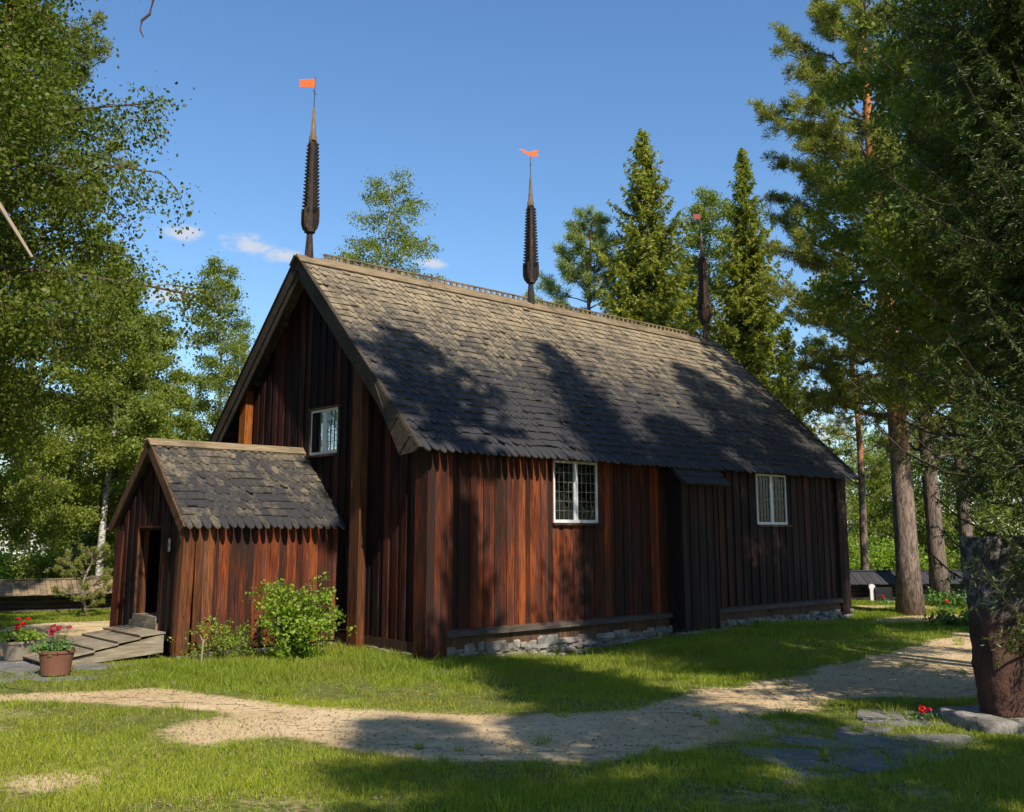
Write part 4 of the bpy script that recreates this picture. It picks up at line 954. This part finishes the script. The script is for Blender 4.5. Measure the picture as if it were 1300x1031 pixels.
# ---------------------------------------------------------------- fences
def fence(name,p0,p1,label,roofmat='ridge',posts=()):
    p0=np.array([p0[0],p0[1],0.]);p1=np.array([p1[0],p1[1],0.]); Lg=float(np.linalg.norm(p1-p0)); ang=math.atan2(p1[1]-p0[1],p1[0]-p0[0])
    e=empty(name,(p0[0],p0[1],float(gz(p0[0],p0[1]))),ang); tag(e,label,'fence')
    b=MB()
    for k in range(4): b.tube([(0,0,.08+k*.145),(Lg,0,.08+k*.145)],[.082,.075],8)
    b.build('log_wall',M['log'],e)
    b=MB(); x=0
    b.prism([(0,-.5,.60),(0,0,.98),(0,.5,.60),(0,.5,.57),(0,0,.94),(0,-.5,.57)],(Lg,0,0),.1)
    while x<Lg:
        w_=random.uniform(.13,.2)
        for sg in(-1,1):
            h=random.uniform(0,.02); b.hexa([(x+.03,sg*.56,.575+h),(x+w_+.03-.012,sg*.56,.575+h),(x+w_-.012-.05,0,1.0+h),(x-.05,0,1.0+h),(x+.03,sg*.56,.60+h),(x+w_+.018,sg*.56,.60+h),(x+w_-.062,0,1.03+h),(x-.05,0,1.03+h)])
        x+=w_
    b.box(0,Lg,-.07,.07,1.03,1.07)
    b.build('roof',M[roofmat],e)
    for x in posts:
        b=MB(); b.hexa([(x,-.42,-.1),(x+.12,-.42,-.1),(x+.12,-.34,-.1),(x,-.34,-.1),(x-.1,-.16,.55),(x+.0,-.16,.55),(x+.0,-.1,.55),(x-.1,-.1,.55)]); b.build('prop',M['grey'],e)
    return e
a0=gp(-200,786); a1=gp(330,768)
fence('log_fence',a0[:2],a1[:2],'low log churchyard fence with plank roof at the left behind the flower pots','ridge',(1.2,8.35,12))
a0=gp(1000,764.5); a1=gp(1420,760)
fence('log_fence',a0[:2],a1[:2],'low dark-roofed log fence behind the graves on the right','shf',(2.2,6)) if False else None
M['shf']=plain('tarred fence roof',(.03,.03,.036),.6,.3,.3)
fence('log_fence',a0[:2],a1[:2],'low dark-roofed log fence behind the graves on the right','shf',(3.35,10,16))

# ---------------------------------------------------------------- graves and small things on the right
def zat(p): return float(gz(p[0],p[1]))
p=gp(1108,765); e=empty('gravestone',(p[0],p[1],zat(p)),.2); e.scale=(.62,.8,.8); tag(e,'small white gravestone beside the far right corner of the church','gravestone')
b=MB(); out=[(-.16,0)]+[(-.16,.55)]+[(.20*math.cos(a)-.02,.62+.16*math.sin(a)) for a in np.linspace(math.pi,0,9)]+[(.16,.5),(.16,0)]
b.prism([(x,-.05,z) for x,z in out],(0,.1,0)); b.build('headstone',M['bwhite'],e)
b=MB(); b.box(-.25,.25,-.12,.12,-.05,.06); b.build('base',M['stone'],e)
p=gp(1118,765); e=empty('gravestone',(p[0]+.1,p[1]-.05,zat(p)),.1); tag(e,'square dark polished gravestone next to the white one','gravestone')
b=MB(); b.box(-.3,.3,-.06,.06,.05,.52); b.build('headstone',M['blackstone'],e)
b=MB(); b.box(-.38,.38,-.14,.14,-.05,.05); b.build('base',M['stone'],e)
def posy(name,c,n,rad,h,mats,seed,label,leafn=160,cat='flowers',fs=.035,ls=.06):
    g=np.random.default_rng(seed); e=empty(name,c); tag(e,label,cat)
    d=rdir(leafn,g); d[:,2]=np.abs(d[:,2]); cc=d*rad*g.uniform(.4,1,leafn)[:,None]; cc[:,2]*=h/rad
    leafmesh('foliage',cc,g,ls,M['potleaf'],e,0,.8)
    b=MB()
    for i in range(n):
        a=g.uniform(0,6.28); r_=rad*g.uniform(.1,.9); c0=np.array([math.cos(a)*r_,math.sin(a)*r_,h*g.uniform(.95,1.35)])
        for k in range(9):
            dd=rdir(1,g)[0]*fs*.7; nn=rdir(1,g)[0]; t1=np.cross(nn,[0,0,1.]);t1/=np.linalg.norm(t1)+1e-9; t2=np.cross(nn,t1)
            b.add([c0+dd+fs*.6*(math.cos(q)*t1+math.sin(q)*t2)+nn*fs*.15*math.cos(2*q) for q in np.linspace(0,2*math.pi,6,endpoint=False)],[tuple(range(6))])
    b.build('blossoms',M[mats],e)
    b=MB()
    for i in range(n): pass
    return e
p=gp(1123,768); posy('flower_bunch',(p[0],p[1],zat(p)),5,.28,.22,'petal',1,'red flowers with pale leaves laid before the dark gravestone',120)
p=gp(1206,780); posy('flower_bunch',(p[0],p[1],zat(p)),3,.2,.35,'petal',2,'two thin red blooms in the greenery right of the pines',90)
p=gp(1214,796); bush('leafy_plant',(p[0],p[1]),.75,.42,900,.12,97,'low clump of broad dark green leaves left of the monument','potleaf',16,'plant',.12,.2)
p=gp(1160,775); bush('leafy_plant',(p[0]+1.6,p[1]+1.2),1.0,.45,900,.12,98,'dark ground-hugging greenery between the pine trunks','potleaf',16,'plant',.15,.2)
p=gp(1228,768); e=empty('grave_lantern',(p[0],p[1],zat(p))); tag(e,'pale grave lantern on a slab at the foot of the right fence','lantern')
b=MB(); b.box(-.16,.16,-.16,.16,0,.04); b.box(-.12,.12,-.12,.12,.42,.45); b.add([(-.18,-.18,.45),(.18,-.18,.45),(.18,.18,.45),(-.18,.18,.45),(0,0,.68)],[(0,1,4),(1,2,4),(2,3,4),(3,0,4),(0,3,2,1)])
for x in(-.11,.09):
    for y in(-.11,.09): b.box(x,x+.02,y,y+.02,.04,.42)
b.build('frame',M['iron'],e); b=MB(); b.box(-.09,.09,-.09,.09,.045,.41); b.build('glass',M['bwhite'],e)
p=gp(1130,772); b=MB(); 
b.prism([(p[0]+x,p[1]+y,.05) for x,y in((-1.1,-.5),(1.3,-.6),(1.4,.5),(-1.0,.5))],(0,0,-.1)); o=b.build('sand_bed',M['sand']); tag(o,'raked sand bed in front of the white and dark gravestones','grave plot')

# monument
mp_=gp(1290,926); e=empty('stone_monument',(mp_[0]+.24,mp_[1]+.35,0),.12); tag(e,'tall rough red-brown granite memorial stone with lichen at the right edge','monument')
def rough(name,x0,x1,y0,y1,z0,z1,top_dx,mat,n=(22,12,52),amp=.03,seed=1):
    rs=np.random.default_rng(seed); nx_,ny_,nz_=n; vs={};VV=[];FF=[]
    def vid(i,j,k):
        if (i,j,k) not in vs:
            u_,v_,w_=i/nx_,j/ny_,k/nz_; z=z0+(z1-z0)*w_; xx0=x0+top_dx[0]*math.sin(w_*1.5)**.8; xx1=x1+top_dx[1]*w_
            x=xx0+(xx1-xx0)*u_; y=y0+(y1-y0)*v_
            # round the corners
            cu=(abs(u_-.5)*2)**6; cv=(abs(v_-.5)*2)**6; x-=(u_-.5)*.10*cv; y-=(v_-.5)*.10*cu
            nn=lambda a,b_,sd: float(vnoise(np.array([a]),np.array([b_]),.28,sd)[0]-.5)+.9*float(vnoise(np.array([a]),np.array([b_]),.08,sd+1)[0]-.5)
            x+=nn(z,y*1.3,seed+3)*amp*2; y+=nn(z,x*1.3,seed+5)*amp*2; z+=nn(x,y,seed+7)*amp*(1 if k>0 else 0)
            vs[i,j,k]=len(VV); VV.append((x,y,z))
        return vs[i,j,k]
    for i in range(nx_):
        for k in range(nz_): FF.append((vid(i,0,k),vid(i+1,0,k),vid(i+1,0,k+1),vid(i,0,k+1))); FF.append((vid(i,ny_,k),vid(i,ny_,k+1),vid(i+1,ny_,k+1),vid(i+1,ny_,k)))
    for j in range(ny_):
        for k in range(nz_): FF.append((vid(0,j,k),vid(0,j,k+1),vid(0,j+1,k+1),vid(0,j+1,k))); FF.append((vid(nx_,j,k),vid(nx_,j+1,k),vid(nx_,j+1,k+1),vid(nx_,j,k+1)))
    for i in range(nx_):
        for j in range(ny_): FF.append((vid(i,j,nz_),vid(i+1,j,nz_),vid(i+1,j+1,nz_),vid(i,j+1,nz_))); FF.append((vid(i,j,0),vid(i,j+1,0),vid(i+1,j+1,0),vid(i+1,j,0)))
    b=MB(); b.add(VV,FF,.5); return b.build(name,mat,e,True)
rough('stele',-.46,.55,-.3,.3,.12,2.42,(-.08,.06),M['granite'],amp=.018)
rough('plinth',-.88,.95,-.62,.62,-.1,.14,(0,0),M['stone'],(14,10,3),.02,9)
p=gp(1190,918); posy('flower_bunch',(p[0]-.05,p[1]+.25,zat(p)),6,.3,.12,'petal',3,'red flowers growing beside the monument plinth',150,fs=.03,ls=.05)

# ---------------------------------------------------------------- flower pots
def pot(px,py,r0,r1,h,mat,flowmat,label,seed,lean=0,nf=8,ls=.05,spread=1.):
    p=gp(px,py); e=empty('flower_pot',(p[0],p[1],zat(p)+.03)); tag(e,label,'flower pot','flower pots beside the ramp')
    b=MB(); b.tube([(0,0,0),(0,0,h*.5),(0,0,h-.05),(0,0,h-.05),(0,0,h),(0,0,h),(0,0,h-.06)],[r0,(r0+r1)/2,r1,r1*1.06,r1*1.06,r1*.93,r1*.9],20,.5,True); b.build('pot',M[mat],e,False)
    g=np.random.default_rng(seed); n=420; d=rdir(n,g); d[:,2]=np.abs(d[:,2])*.9-.15; cc=d*np.array([r1*1.35*spread,r1*1.2*spread,.20])*g.uniform(.5,1.1,n)[:,None]; cc[:,2]+=h+.06; cc[:,0]-=lean*g.random(n); cc[:,2]-=lean*g.random(n)*.8
    leafmesh('foliage',cc,g,ls,M['potleaf' if mat=='terra' else 'shrubleaf'],e,0,.85)
    b=MB(); bs=MB()
    for i in range(nf):
        a=g.uniform(0,6.28); rr=r1*g.uniform(.1,1.1); c0=np.array([math.cos(a)*rr,math.sin(a)*rr*.6,h+g.uniform(.22,.42)]); bs.tube([(c0[0]*.4,c0[1]*.4,h),c0],[.005,.004],4)
        for k in range(16):
            dd=rdir(1,g)[0]*.035; dd[2]*=.6; nn=rdir(1,g)[0]; t1=np.cross(nn,[0,0,1.]);t1/=np.linalg.norm(t1)+1e-9;t2=np.cross(nn,t1)
            b.add([c0+dd+.022*(math.cos(q)*t1+math.sin(q)*t2) for q in np.linspace(0,2*math.pi,5,endpoint=False)],[tuple(range(5))])
    b.build('blossoms',M[flowmat],e); bs.build('flower_stems',M['potleaf'],e)
pot(70,857,.24,.29,.42,'terra','petald','brown clay pot of dark red geraniums standing by the low end of the ramp',4,.14,7,.05)
pot(22,838,.24,.3,.36,'concrete','petal','grey-brown pot overflowing with bright green leaves and red flowers at the left edge',5,0,6,.07,1.15)

# ---------------------------------------------------------------- white house far left
p=sz(36,62); e=empty('white_house',(p[0],p[1],.2),.2); tag(e,'white flat-roofed house glimpsed through the birches at the far left','house')
b=MB(); b.box(-4.5,4.5,0,6,0,3.0,.5); b.build('wall',M['housew'],e)
b=MB(); b.box(-4.8,4.8,-.3,6.3,3.0,3.25,.5); b.build('roof',M['roofgrey'],e)
for x in(-3,-.5,2):
    b=MB(); b.box(x,x+1.4,-.03,.05,1.1,2.3); f=b.build('window',M['white'],e); b=MB(); b.box(x+.08,x+1.32,-.036,-.031,1.18,2.22); b.build('pane',M['blackstone'],f)
